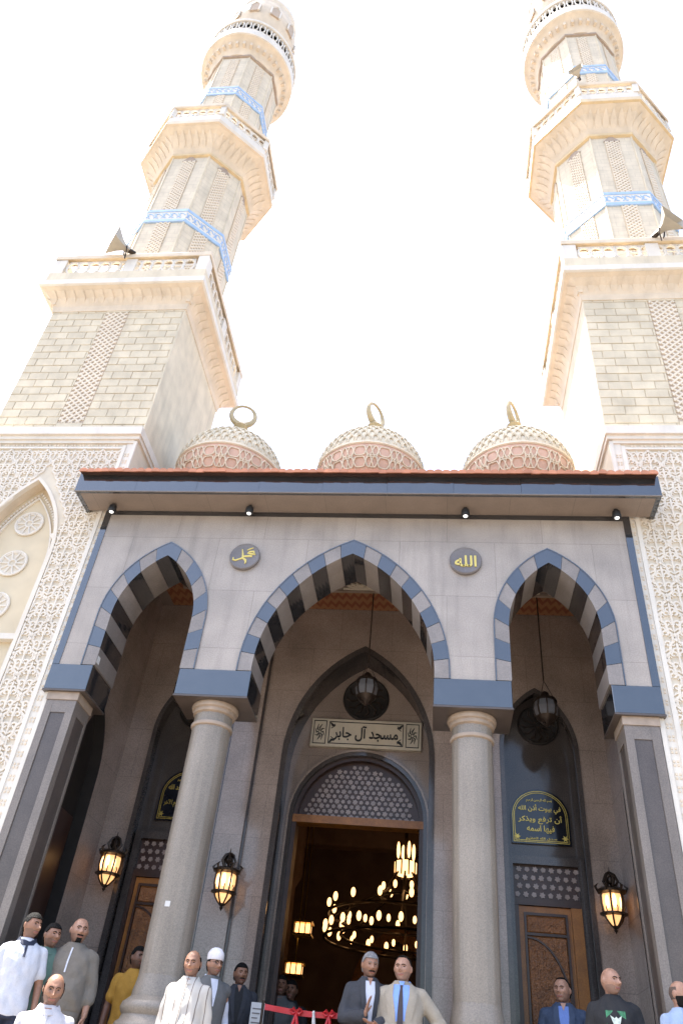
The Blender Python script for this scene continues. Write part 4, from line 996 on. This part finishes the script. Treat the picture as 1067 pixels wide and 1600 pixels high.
part('sheet', MB().box(p.x-.07,p.x+.07,1.19,1.2,p.z-.2,p.z+.13), G['paper'], nb)
m = MB()
for k in range(6): m.box(p.x-.05,p.x+.05-.02*(k%3),1.186,1.1899,p.z+.07-k*.04,p.z+.08-k*.04)
part('print_lines', m, G['medal'], nb); part('stand', MB().tube([(p.x,1.21,FZ),(p.x,1.21,p.z-.1)],.015,6), G['bronze'], nb)
# ------------------------------------------------------------------ people
def fabric(name, col, rough=.85): return mat('fabric_'+name, col, rough, .06, 6, .05, 90, bump=.6, bump_scale=15)
def skinm(name, col): return mat('skin_'+name, col, .48, .12, 22, .05, 90, bump=.2, bump_scale=70)
SK = {'a': skinm('tan',(.29,.145,.088)), 'b': skinm('light',(.36,.195,.13)), 'c': skinm('brown',(.20,.10,.062))}
HAIR = {'black': mat('hair_black',(.007,.006,.0055),.7,.2,30,bump=.6,bump_scale=120,spec=.2), 'grey': mat('hair_grey',(.22,.21,.21),.6,.3,30,bump=.6,bump_scale=120), 'stub': mat('hair_stubble',(.10,.065,.05),.7,.2,40)}
STUB = {'a': skinm('tan_shaven',(.185,.10,.070)), 'b': skinm('light_shaven',(.25,.145,.105)), 'c': skinm('brown_shaven',(.125,.066,.044))}
EYE = mat('eye_dark',(.03,.02,.018),.2,0); LIP = mat('lip',(.28,.11,.09),.5,.05,20)
HH, HWD, HD = .121, .080, .101
def headpt(d, off=0.0):
    """unit direction (front = -Y) -> head surface point around the head centre, metres"""
    x, y, z = d
    sx = math.copysign(abs(x)**.88, x)
    p = [sx*HWD, y*HD, z*HH]
    if z > 0: p[2] *= .96
    if z < 0:
        t = min(1, -z/.96); p[0] *= 1-.17*t**2.2; p[1] *= 1-(.26*t if y > 0 else -.02*t)
    if y < 0: p[1] *= 1-.07*(1-abs(x))
    def g(cx, cz, sx, sz): return math.exp(-((p[0]-cx)/sx)**2-((p[2]-cz)/sz)**2)
    if y < 0:
        nb = 0
        nb += .040*g(0,-.022,.011,.012)+.026*g(0,.002,.009,.022)+.012*g(0,-.026,.022,.009)
        nb += .008*g(0,.034,.055,.010)-.016*(g(.031,.013,.016,.011)+g(-.031,.013,.016,.011))
        nb += .007*g(0,-.060,.026,.009)-.006*g(0,-.043,.024,.005)-.004*g(0,-.076,.025,.006)+.010*g(0,-.096,.028,.016)
        nb += .007*(g(.044,-.014,.017,.016)+g(-.044,-.014,.017,.016))-.005*(g(.05,-.05,.015,.02)+g(-.05,-.05,.015,.02))
        p[1] -= nb
    L = math.sqrt(x*x+y*y+z*z)
    return (p[0]+x*off, p[1]+y*off, p[2]+z*off)
def sph(n, m):
    for k in range(m+1):
        t = math.pi*(.004+.992*k/m)
        yield [(math.sin(t)*math.cos(2*math.pi*i/n), math.sin(t)*math.sin(2*math.pi*i/n), -math.cos(t)) for i in range(n)]
def patch(cond, off, n=72, m=54, jit=0):
    rows = list(sph(n,m)); mb = MB(); idx = {}
    def vid(k,i,o):
        key = (k,i%n,o)
        if key not in idx:
            d = rows[k][i%n]; oo = off+random.uniform(-jit,jit) if o else -.003
            idx[key] = len(mb.v); mb.v.append(headpt(d,oo))
        return idx[key]
    keep = set()
    for k in range(m):
        for i in range(n):
            d = [sum(rows[a][b%n][q] for a,b in ((k,i),(k,i+1),(k+1,i),(k+1,i+1)))/4 for q in range(3)]
            if cond(headpt(d), d): keep.add((k,i))
    for (k,i) in keep:
        mb.f.append((vid(k,i,1),vid(k,i+1,1),vid(k+1,i+1,1),vid(k+1,i,1)))
        for (nk,ni,a,b) in ((k-1,i,(k,i+1),(k,i)),(k+1,i,(k+1,i),(k+1,i+1)),(k,(i-1)%n,(k,i),(k+1,i)),(k,(i+1)%n,(k+1,i+1),(k,i+1))):
            if (nk,ni) not in keep: mb.f.append((vid(*a,1),vid(*b,1),vid(*b,0),vid(*a,0)))
    return mb
def remesh(mb, voxel, name, m, smooth_it=4, wrinkle=0, seed=0):
    me = bpy.data.meshes.new('tmp'); me.from_pydata(mb.v, [], mb.f); me.update()
    o = bpy.data.objects.new('tmp', me); COL.objects.link(o)
    r = o.modifiers.new('r','REMESH'); r.mode = 'VOXEL'; r.voxel_size = voxel; r.use_smooth_shade = True
    s = o.modifiers.new('s','SMOOTH'); s.iterations = smooth_it; s.factor = .5
    bpy.context.view_layer.update()
    out = bpy.data.meshes.new_from_object(o.evaluated_get(bpy.context.evaluated_depsgraph_get()))
    bpy.data.objects.remove(o); bpy.data.meshes.remove(me)
    if wrinkle:
        nv = len(out.vertices); co = np.empty(nv*3); no = np.empty(nv*3)
        out.vertices.foreach_get('co',co); out.vertices.foreach_get('normal',no); co = co.reshape(-1,3); no = no.reshape(-1,3)
        ph = seed*1.7
        w = (1.2*np.sin(co[:,2]*17+co[:,0]*29*np.sign(co[:,0])+ph)*np.clip((1.25-co[:,2])*3,.2,1)+np.sin(co[:,2]*38+co[:,0]*24+ph+2*np.sin(co[:,0]*13+co[:,1]*9+ph))+.7*np.sin(co[:,2]*21-co[:,0]*47+ph*2+1.5*np.sin(co[:,2]*11))+.5*np.sin(co[:,0]*70+co[:,2]*12+ph))/3.0
        co += no*(w*wrinkle)[:,None]; out.vertices.foreach_set('co',co.reshape(-1)); out.update()
    out.materials.clear(); out.materials.append(m); out.name = name
    out.polygons.foreach_set('use_smooth',[True]*len(out.polygons))
    return out
TORSO = [(.80,.155,.115,0),(.88,.175,.125,.005),(.98,.165,.118,0),(1.06,.160,.115,-.005),(1.16,.170,.122,-.005),(1.26,.182,.126,0),(1.34,.180,.115,.005),(1.395,.160,.094,.012),(1.435,.112,.078,.014),(1.465,.074,.066,.012),(1.485,.060,.060,.010)]
def ering(x, y, z, rx, ry, n=24, p=2.3):
    out = []
    for i in range(n):
        c, s = math.cos(2*math.pi*i/n), math.sin(2*math.pi*i/n)
        out.append((x+rx*math.copysign(abs(c)**(2/p),c), y+ry*math.copysign(abs(s)**(2/p),s), z))
    return out
def torso(mb, grow, z0=0, zmax=9, belly=0):
    rs = [ering(0,yo-belly*.5*math.exp(-((z-1.02)/.13)**2),z,rx+grow+belly*.4*math.exp(-((z-1.02)/.15)**2),ry+grow+belly*.6*math.exp(-((z-1.02)/.13)**2)) for z,rx,ry,yo in TORSO if z0 <= z <= zmax]
    mb.loft(rs)
def front_y(x, z, grow, belly=0):
    T_ = TORSO
    zz = [t[0] for t in T_]; rx = np.interp(z,zz,[t[1] for t in T_])+grow+belly*.4*math.exp(-((z-1.02)/.15)**2)
    ry = np.interp(z,zz,[t[2] for t in T_])+grow+belly*.6*math.exp(-((z-1.02)/.13)**2); yo = np.interp(z,zz,[t[3] for t in T_])-belly*.5*math.exp(-((z-1.02)/.13)**2)
    return yo-ry*max(0,1-min(1,abs(x)/rx)**2.3)**(1/2.3)
def limb(mb, pts, rad, sub=5, n=12):
    P, Q = [], []
    for i in range(len(pts)-1):
        for k in range(sub):
            f = k/sub; P.append(Vector(pts[i]).lerp(Vector(pts[i+1]),f)); Q.append(rad[i]*(1-f)+rad[i+1]*f)
    P.append(Vector(pts[-1])); Q.append(rad[-1]); mb.tube(P,Q,n)
    for p,r in ((pts[0],rad[0]),(pts[-1],rad[-1])): mb.ell(p,(r,r,r),12,8)
def hand(mb, wrist, dirv, palm_n, side, curl=.5):
    d = Vector(dirv).normalized(); nrm = Vector(palm_n); nrm = (nrm-d*nrm.dot(d)).normalized(); sdv = d.cross(nrm)*side
    w = Vector(wrist)
    for t,wd,th in ((.0,.026,.02),(.025,.033,.018),(.05,.038,.016),(.075,.039,.014),(.095,.036,.013)):
        for q in (-1,-.5,0,.5,1): mb.ell(tuple(w+d*t+sdv*wd*.72*q),(th*1.05,th*1.05,th*1.05),8,6)
    for q,L in ((-1,.062),(-.34,.076),(.34,.081),(1,.072)):
        b = w+d*.092+sdv*(.029*q); pts = [b]; a = 0; cur = b
        for seg,f in enumerate((.45,.32,.23)):
            a += curl*(.25+.4*seg); cur = cur+(d*math.cos(a)+nrm*math.sin(a)+sdv*.06*q).normalized()*L*f*1.1; pts.append(cur)
        mb.tube([tuple(p) for p in pts],[.0098,.0095,.009,.007],8); mb.ell(tuple(pts[-1]),(.007,.007,.007),8,5)
    b = w+d*.02+sdv*.03; pts = [b, b+sdv*.022+d*.028+nrm*.008, b+sdv*.032+d*.055+nrm*.018, b+sdv*.034+d*.078+nrm*.026]
    mb.tube([tuple(p) for p in pts],[.014,.012,.0105,.008],8); mb.ell(tuple(pts[-1]),(.008,.008,.008),8,5)
ARM0 = {-1:[(-.175,.012,1.365),(-.235,.03,1.09),(-.25,-.035,.86)], 1:[(.175,.012,1.365),(.235,.03,1.09),(.25,-.035,.86)]}
PN = [0]
def person(label, head_px, Y, foot, yaw, hyaw, skin, top, legs, hair='short', haircol='black', beard=None, arms=None, hands=None, tilt=0, belly=0, cap=None, glasses=False, build=1.0, group=None):
    """head_px: pixel of the crown; Y: design depth; foot: real floor height"""
    PN[0] += 1; sd_ = PN[0]
    p = PY(head_px[0],head_px[1],Y); cr = T(p); H = cr.z-foot-(.035 if cap else .006)
    k = H/1.72
    root = bpy.data.objects.new('person', None); COL.objects.link(root); root.empty_display_size = .2
    root.location = (cr.x, cr.y, foot); root.rotation_euler = (0,0,yaw); root.scale = (k*build,k*build,k); tag(root,label,'person',group)
    def link(name, me, par=root, lab=None):
        o = bpy.data.objects.new(name, me); COL.objects.link(o); o.parent = par
        if lab: o['label'] = lab
        return o
    A = dict(ARM0); A.update(arms or {})
    # --- head transform
    hc = Vector((0,-.016,1.598)); HM = Matrix.Translation(hc) @ Matrix.Rotation(hyaw-yaw,4,'Z') @ Matrix.Rotation(tilt,4,'X')
    def hm(mb):
        mb.v = [tuple(HM @ Vector(v)) for v in mb.v]; return mb
    # --- body: one continuous surface
    b = MB(); torso(b,-.012); 
    hb = MB(); rows = [[headpt(d) for d in r_] for r_ in sph(48,36)]; hb.loft(rows)
    for s in (-1,1): hb.ell((s*.082,.014,-.002),(.012,.021,.032),12,8)
    hm(hb); b.add(hb.v,hb.f)
    limb(b,[(0,.022,1.40),(0,.012,1.47),tuple(HM @ Vector((0,.02,-.055)))],[.062,.054,.054])
    for s in (-1,1):
        a = A[s]; limb(b,a,[.055,.042,.027]); 
        hd = (hands or {}).get(s) or ((Vector(a[2])-Vector(a[1])).normalized()*.8+Vector((0,-.1,-.2)), (-s,-.2,0), .55)
        hand(b,a[2],hd[0],hd[1],-s if len(hd)<4 else hd[3],hd[2])
        limb(b,[(s*.088,.0,.86),(s*.095,-.005,.48),(s*.10,.02,.09)],[.082,.056,.038]); b.ell((s*.105,-.06,.045),(.042,.115,.043),12,8)
    me = remesh(b,.0076,'body',SK[skin],1); body = link('body',me)
    # --- face and hair
    E_ = MB()
    for s in (-1,1): E_.ell((s*.031,-.0765,.012),(.0125,.010,.0065),10,6)
    link('eyes',hm(E_).mesh('eyes',EYE,(0,0,0),True,False),body)
    link('eyebrows',hm(patch(lambda q,d: d[1]<0 and .013<abs(q[0])<.050 and .027-.25*abs(abs(q[0])-.03)<q[2]<.0335-.25*abs(abs(q[0])-.03),.0025)).mesh('eyebrows',HAIR['black' if haircol!='grey' else 'grey'],(0,0,0),True,False),body)
    link('lips',hm(patch(lambda q,d: d[1]<0 and abs(q[0])<.024 and -.068<q[2]<-.054,.0025)).mesh('lips',LIP,(0,0,0),True,False),body)
    if beard != 'full': link('shaven_jaw',hm(patch(lambda q,d: d[1]<.05 and (q[2]<-.072 or (q[2]<-.035-.4*max(0,.055-abs(q[0])) and abs(q[0])>.03) or (abs(q[0])<.03 and -.052<q[2]<-.042)),.0012)).mesh('shaven_jaw',STUB[skin],(0,0,0),True,False),body)
    if hair == 'short': cond = lambda q,d: q[2] > (.062 if d[1] < -.35 else .062-.13*min(1,(d[1]+.35)/.75)) and not (abs(q[0])>.066 and q[2]<.02 and abs(q[1]-.012)<.02); off = .010
    elif hair == 'receding': cond = lambda q,d: q[2] > (.10 if d[1] < -.15 else .09-.15*min(1,(d[1]+.15)/.6)); off = .009
    elif hair == 'sides': cond = lambda q,d: d[1] > -.12 and -.055 < q[2] < .060 ; off = .007
    elif hair == 'shaved': cond = lambda q,d: d[1] > -.05 and -.05 < q[2] < .055; off = .002
    else: cond = None
    if cond: link('hair',hm(patch(cond,off,jit=.0028)).mesh('hair',HAIR[haircol if hair!='shaved' else 'stub'],(0,0,0),True,False),body)
    if beard:
        c2 = {'moustache': lambda q,d: d[1]<-.3 and abs(q[0])<.036 and -.0535+.12*max(0,abs(q[0])-.02)<q[2]+.25*max(0,abs(q[0])-.02)<-.043,
              'goatee': lambda q,d: d[1]<-.3 and ((abs(q[0])<.028 and -.053<q[2]<-.040) or (abs(q[0])<.024 and q[2]<-.070)),
              'full': lambda q,d: d[1]<.1 and (q[2]<-.068 or (q[2]<-.02 and abs(q[0])>.052) or (abs(q[0])<.034 and -.053<q[2]<-.040))}[beard]
        link('beard' if beard!='moustache' else 'moustache',hm(patch(c2,.007 if beard!='full' else .006,jit=.001)).mesh('beard',HAIR['black' if haircol!='grey' else 'black'],(0,0,0),True,False),body)
    if glasses:
        g_ = MB()
        for s in (-1,1):
            g_.tube([(s*.031+.021*math.cos(a),-.097,.012+.015*math.sin(a)) for a in [2*math.pi*i/14 for i in range(14)]],.0022,5,closed=True); g_.tube([(s*.052,-.095,.015),(s*.078,-.02,.018),(s*.078,.02,.012)],.002,5)
        g_.tube([(-.01,-.1,.014),(.01,-.1,.014)],.002,5); link('glasses',hm(g_).mesh('glasses',EYE,(0,0,0),True,False))
    if cap:
        cp = MB(); cp.loft([[(r*HWD*math.cos(2*math.pi*i/32)*1.05,.006+r*HD*math.sin(2*math.pi*i/32)*1.0,z) for i in range(32)] for r,z in ((1.04,.042),(1.09,.048),(1.09,.10),(1.04,.118),(.90,.135),(.7,.158),(.35,.172),(.02,.176))])
        link('cap',hm(cp).mesh('cap',cap,(0,0,0),True,False),root,'white fez-like cap')
    # --- clothes
    kind, cols = top
    def shirtmesh(nm, m, grow, sl, vox=.011, z0=0, wr=.009, zmax=9):
        c = MB(); torso(c,grow,z0,zmax,belly)
        for s in (-1,1):
            a = [Vector(q) for q in A[s]]; rr = [.050+grow,.044+grow*.9,.033+grow*.8]
            c.ell((s*.135,.014,1.372),(.070+grow,.056+grow,.048+grow),14,10)
            if sl <= 1: limb(c,[tuple(a[0]),tuple(a[0].lerp(a[1],sl))],[rr[0],rr[0]*(1-sl)+rr[1]*sl+.008])
            else: limb(c,[tuple(a[0]),tuple(a[1]),tuple(a[1].lerp(a[2],sl-1))],[rr[0],rr[1],rr[1]*(2-sl)+rr[2]*(sl-1)+.004])
        return link(nm,remesh(c,vox,nm,m,3,wr,sd_))
    def strip(nm, pts_l, pts_r, grow, m, par, th=.004):
        """patch between two edge polylines (x,z) lying on the chest"""
        c = MB(); rings = []
        for (xl,zl),(xr,zr) in zip(pts_l,pts_r):
            row = [(xl+(xr-xl)*f, zl+(zr-zl)*f) for f in (0,.33,.66,1)]
            fr = [(x,front_y(x,z,grow,belly)-.004-th,z) for x,z in row]; bk = [(x,front_y(x,z,grow,belly)+.006,z) for x,z in row[::-1]]
            rings.append(fr+bk)
        c.loft(rings); return link(nm,c.mesh(nm,m,(0,0,0),True,False),par)
    def collar(nm, m, grow, par, z=1.470, h=.026, r=.070):
        c = MB(); c.loft([[((r+g)*math.cos(2*math.pi*i/28),.010+(r+g)*math.sin(2*math.pi*i/28),z+dz-.034*max(0,-math.sin(2*math.pi*i/28))) for i in range(28)] for g,dz in ((.034,-.030),(.039,-.024),(.020,h*.5),(.010,h),(.002,h-.002),(.0,-.03))],False)
        return link(nm,c.mesh(nm,m,(0,0,0),True,False),par)
    if kind in ('tshirt','polo','shirt','vest'):
        sl = {'tshirt':.68,'polo':.66,'shirt':1.93,'vest':1.93}[kind]
        t = shirtmesh('shirt',cols[0],.014 if kind!='vest' else .006,sl,z0=.79)
        if kind == 'tshirt': collar('neckband',cols[0],0,t,1.462,.012,.062)
        else: collar('collar',cols[1] if len(cols)>1 else cols[0],0,t)
        if kind == 'polo': strip('placket',[(-.012,1.44),(-.012,1.30)],[(.012,1.44),(.012,1.30)],.016,cols[1],t)
        if kind in ('shirt','vest'):
            strip('placket',[(-.014,z) for z in (1.42,1.3,1.15,1.0,.88)],[(.014,z) for z in (1.42,1.3,1.15,1.0,.88)],.014,cols[0],t)
            strip('neck_opening',[(-.03,1.462),(-.016,1.42),(-.002,1.375)],[(.03,1.462),(.016,1.42),(.002,1.375)],.010,SK[skin],t)
        if kind == 'vest':
            v = shirtmesh('waistcoat',cols[2],.028,.03,z0=.85,wr=.002); strip('shirt_front',[(-.045,1.45),(-.03,1.35),(-.004,1.18)],[(.045,1.45),(.03,1.35),(.004,1.18)],.030,cols[0],v)
    elif kind == 'galabiya':
        t = shirtmesh('galabiya',cols[0],.022,1.45,z0=.85,wr=.010)
        c = MB(); c.loft([ering(0,yo,z,rx,ry) for z,rx,ry,yo in ((.07,.25,.21,0),(.3,.235,.19,0),(.6,.215,.165,0),(.86,.205,.158,0),(.98,.192,.145,0))])
        link('skirt',remesh(c,.014,'skirt',cols[0],3,.008,sd_),t); collar('neckband',cols[0],0,t,1.468,.02,.064)
        strip('placket',[(-.007,1.43),(-.007,1.3),(-.007,1.2)],[(.007,1.43),(.007,1.3),(.007,1.2)],.0235,cols[1],t)
    elif kind == 'jacket':
        t = shirtmesh('jacket',cols[0],.026,1.90,z0=.80,wr=.006)
        W_ = cols[3] if len(cols)>3 else 1.08
        wd = .062 if W_ > .99 else .095
        strip('shirt_front',[(-wd,1.445),(-wd*.92,1.34),(-wd*.62,1.2),(-wd*.3,W_)],[(wd,1.445),(wd*.92,1.34),(wd*.62,1.2),(wd*.3,W_)],.031,cols[1],t)
        collar('shirt_collar',cols[1],0,t,1.478,.018,.060)
        strip('neck_opening',[(-.028,1.475),(-.014,1.44),(-.003,1.405)],[(.028,1.475),(.014,1.44),(.003,1.405)],.031,SK[skin] if not cols[2] else cols[1],t,.008)
        for s in (-1,1):
            strip('lapel',[(s*wd*1.45,1.44),(s*wd*1.75,1.36),(s*wd*1.4,1.25),(s*wd*.5,W_)],[(s*wd*.80,1.45),(s*wd*.80,1.34),(s*wd*.52,1.2),(s*wd*.25,W_)],.030,cols[0],t,.010)
            strip('pocket_flap',[(s*.08,1.0),(s*.08,.965)],[(s*.15,1.0),(s*.15,.965)],.030,cols[0],t,.004)
        if cols[2]:
            strip('tie',[(-.014,1.44),(-.012,1.41),(-.018,1.34),(-.026,1.2),(-.028,1.04),(-.004,.98)],[(.014,1.44),(.012,1.41),(.018,1.34),(.026,1.2),(.028,1.04),(.004,.98)],.032,cols[2],t,.008)
        for z in (1.03,.93): strip('button',[(.0,z+.008),(.0,z-.008)],[(.016,z+.008),(.016,z-.008)],.030,EYE,t,.006)
    if kind != 'galabiya':
        c = MB()
        c.loft([ering(0,0,z,rx,ry) for z,rx,ry in ((.78,.160,.120),(.84,.168,.122),(.89,.155,.108),(.90,.15,.1))])
        for s in (-1,1): limb(c,[(s*.09,.0,.82),(s*.097,-.002,.48),(s*.10,.015,.08)],[.098,.078,.062])
        tr = link('trousers',remesh(c,.013,'trousers',legs,3,.004,sd_))
    c = MB()
    for s in (-1,1): c.ell((s*.105,-.06,.042),(.05,.135,.05),14,8); c.box(s*.105-.045,s*.105+.045,-.18,.06,0,.03)
    link('shoes',c.mesh('shoes',EYE,(0,0,0),True,False))
    return root, t
FR = 1.32
def stp(k): return FR-.165*k
F = {k: fabric(k,c) for k,c in dict(white=(.56,.57,.62),navy=(.02,.025,.05),green=(.085,.15,.12),grey=(.165,.145,.12),shirtwhite=(.54,.52,.54),mustard=(.46,.24,.035),black=(.016,.016,.018),
     char=(.035,.037,.045),beige=(.33,.285,.225),skyblue=(.20,.33,.72),palegrey=(.5,.52,.6),darktie=(.05,.04,.045),bluesuit=(.035,.055,.10),bluesh=(.12,.2,.48),lightblue=(.29,.37,.52),jeans=(.03,.04,.075),dgrey=(.10,.10,.10),cap=(.72,.69,.72),stone=(.4,.4,.42)).items()}
F['stripe'] = wave_mat('fabric_striped',(.48,.445,.40),(.17,.14,.12),14,'X',.85,'stripe')
person('young man in white polo shirt with navy collar, hands down',(57,1426),-.30,FR,R(30),R(68),'a',('polo',[F['white'],F['navy']]),F['navy'],'short','black')
person('man in sage green polo shirt between white polo and grey galabiya',(88,1442),.02,FR,R(25),R(55),'a',('polo',[F['green'],F['green']]),F['dgrey'],'short','black')
person('bald goateed man in long grey galabiya with white placket',(131,1434),.10,FR,R(8),R(35),'b',('galabiya',[F['grey'],F['paper'] if 'paper' in F else F['white']]),F['grey'],'shaved','black','goatee',belly=.05,build=1.08)
person('balding man in open white shirt standing lower on the steps',(92,1520),-1.30,stp(4),R(20),R(28),'a',('shirt',[F['shirtwhite']]),F['navy'],'sides','black',tilt=R(12))
person('man in mustard yellow T-shirt half hidden behind the column',(221,1478),.95,FR,R(15),R(50),'c',('tshirt',[F['mustard']]),F['jeans'],'short','black')
person('bald man in cream striped shirt walking down in front of the column',(306,1484),-.78,stp(1),R(-5),R(0),'a',('shirt',[F['stripe']]),F['dgrey'],'sides','black',tilt=R(6),belly=.06)
person('man in white cap, glasses and grey waistcoat',(339,1483),.25,FR,R(35),R(45),'a',('vest',[F['palegrey'],F['palegrey'],F['dgrey']]),F['dgrey'],'short','black',cap=F['cap'],glasses=True)
person('man in black jacket and shirt with moustache beside the doorway',(379,1504),1.45,FR,R(18),R(30),'a',('jacket',[F['char'],F['black'],None]),F['black'],'short','black','moustache')
person('dim bareheaded man in grey inside the hall, the taller of two',(441,1523),3.45,FR,R(5),R(10),'c',('shirt',[F['dgrey']]),F['dgrey'],'short','black')
person('dim man in black inside the hall, the shorter of two',(457,1531),3.6,FR-.02,R(-5),R(0),'c',('shirt',[F['black']]),F['dgrey'],'short','black')
person('grey-haired moustached man in dark suit gesturing with raised hand',(579,1487),.15,FR,R(12),R(22),'a',('jacket',[F['char'],F['skyblue'] if False else F['palegrey'],None,1.0]),F['char'],'short','grey','moustache',
       arms={1:[(.175,.012,1.365),(.235,-.06,1.12),(.06,-.26,1.06)],-1:[(-.175,.012,1.365),(-.25,-.02,1.11),(-.055,-.235,1.13)]},
       hands={1:((-.7,-.45,.05),(.0,-.2,1),.35),-1:((.25,-.12,1),(1,-.3,0),.12)},tilt=R(8))
person('man in beige suit with dark tie and hand on hip',(630,1493),.10,FR,R(-2),R(-12),'b',('jacket',[F['beige'],F['skyblue'],F['darktie'],.9]),F['beige'],'receding','black',build=1.08,belly=.04,
       arms={1:[(.175,.012,1.365),(.36,.05,1.14),(.215,-.04,.97)],-1:[(-.175,.012,1.365),(-.23,-.01,1.11),(-.10,-.23,.98)]},hands={1:((-.8,-.2,-.3),(-.3,-.9,0),.6),-1:((.6,-.6,-.1),(.2,.2,1),.8)})
person('man in navy suit and open blue shirt before the carved door',(876,1527),.75,FR,R(-8),R(-28),'b',('jacket',[F['bluesuit'],F['bluesh'],None]),F['bluesuit'],'receding','black',build=1.05)
_, tee = person('bald man in black T-shirt with green skull-like print',(951,1511),.05,FR,R(-6),R(32),'b',('tshirt',[F['black']]),F['jeans'],'none','black',build=1.06)
person('bearded shaven-headed man in light blue T-shirt',(1056,1531),-.30,FR-.02,R(25),R(48),'b',('tshirt',[F['lightblue']]),F['jeans'],'shaved','black','full')
# abstract green and white shirt print
PR = mat('shirt_print_green',(.05,.20,.10),.8,.5,40); PW = mat('shirt_print_white',(.55,.62,.55),.8,.3,40)
def teepatch(nm, pl, m, dy):
    c = MB(); n = len(pl); f = [(x,front_y(x,z,.014)-.006-dy,z) for x,z in pl]; b = [(x,front_y(x,z,.014)+.004,z) for x,z in pl]
    c.add(f+b,[tuple(range(n)),tuple(range(2*n-1,n-1,-1))]+[(i,i+n,(i+1)%n+n,(i+1)%n) for i in range(n)])
    o = bpy.data.objects.new(nm,c.mesh(nm,m,(0,0,0),False,False)); COL.objects.link(o); o.parent = tee
teepatch('print_panel',[(-.085,1.19),(.085,1.19),(.085,1.34),(-.085,1.34)],PR,0)
teepatch('print_mark',[(-.02,1.21),(.02,1.21),(.035,1.25),(.05,1.30),(.015,1.275),(0,1.29),(-.015,1.275),(-.05,1.30),(-.035,1.25)],PW,.004)
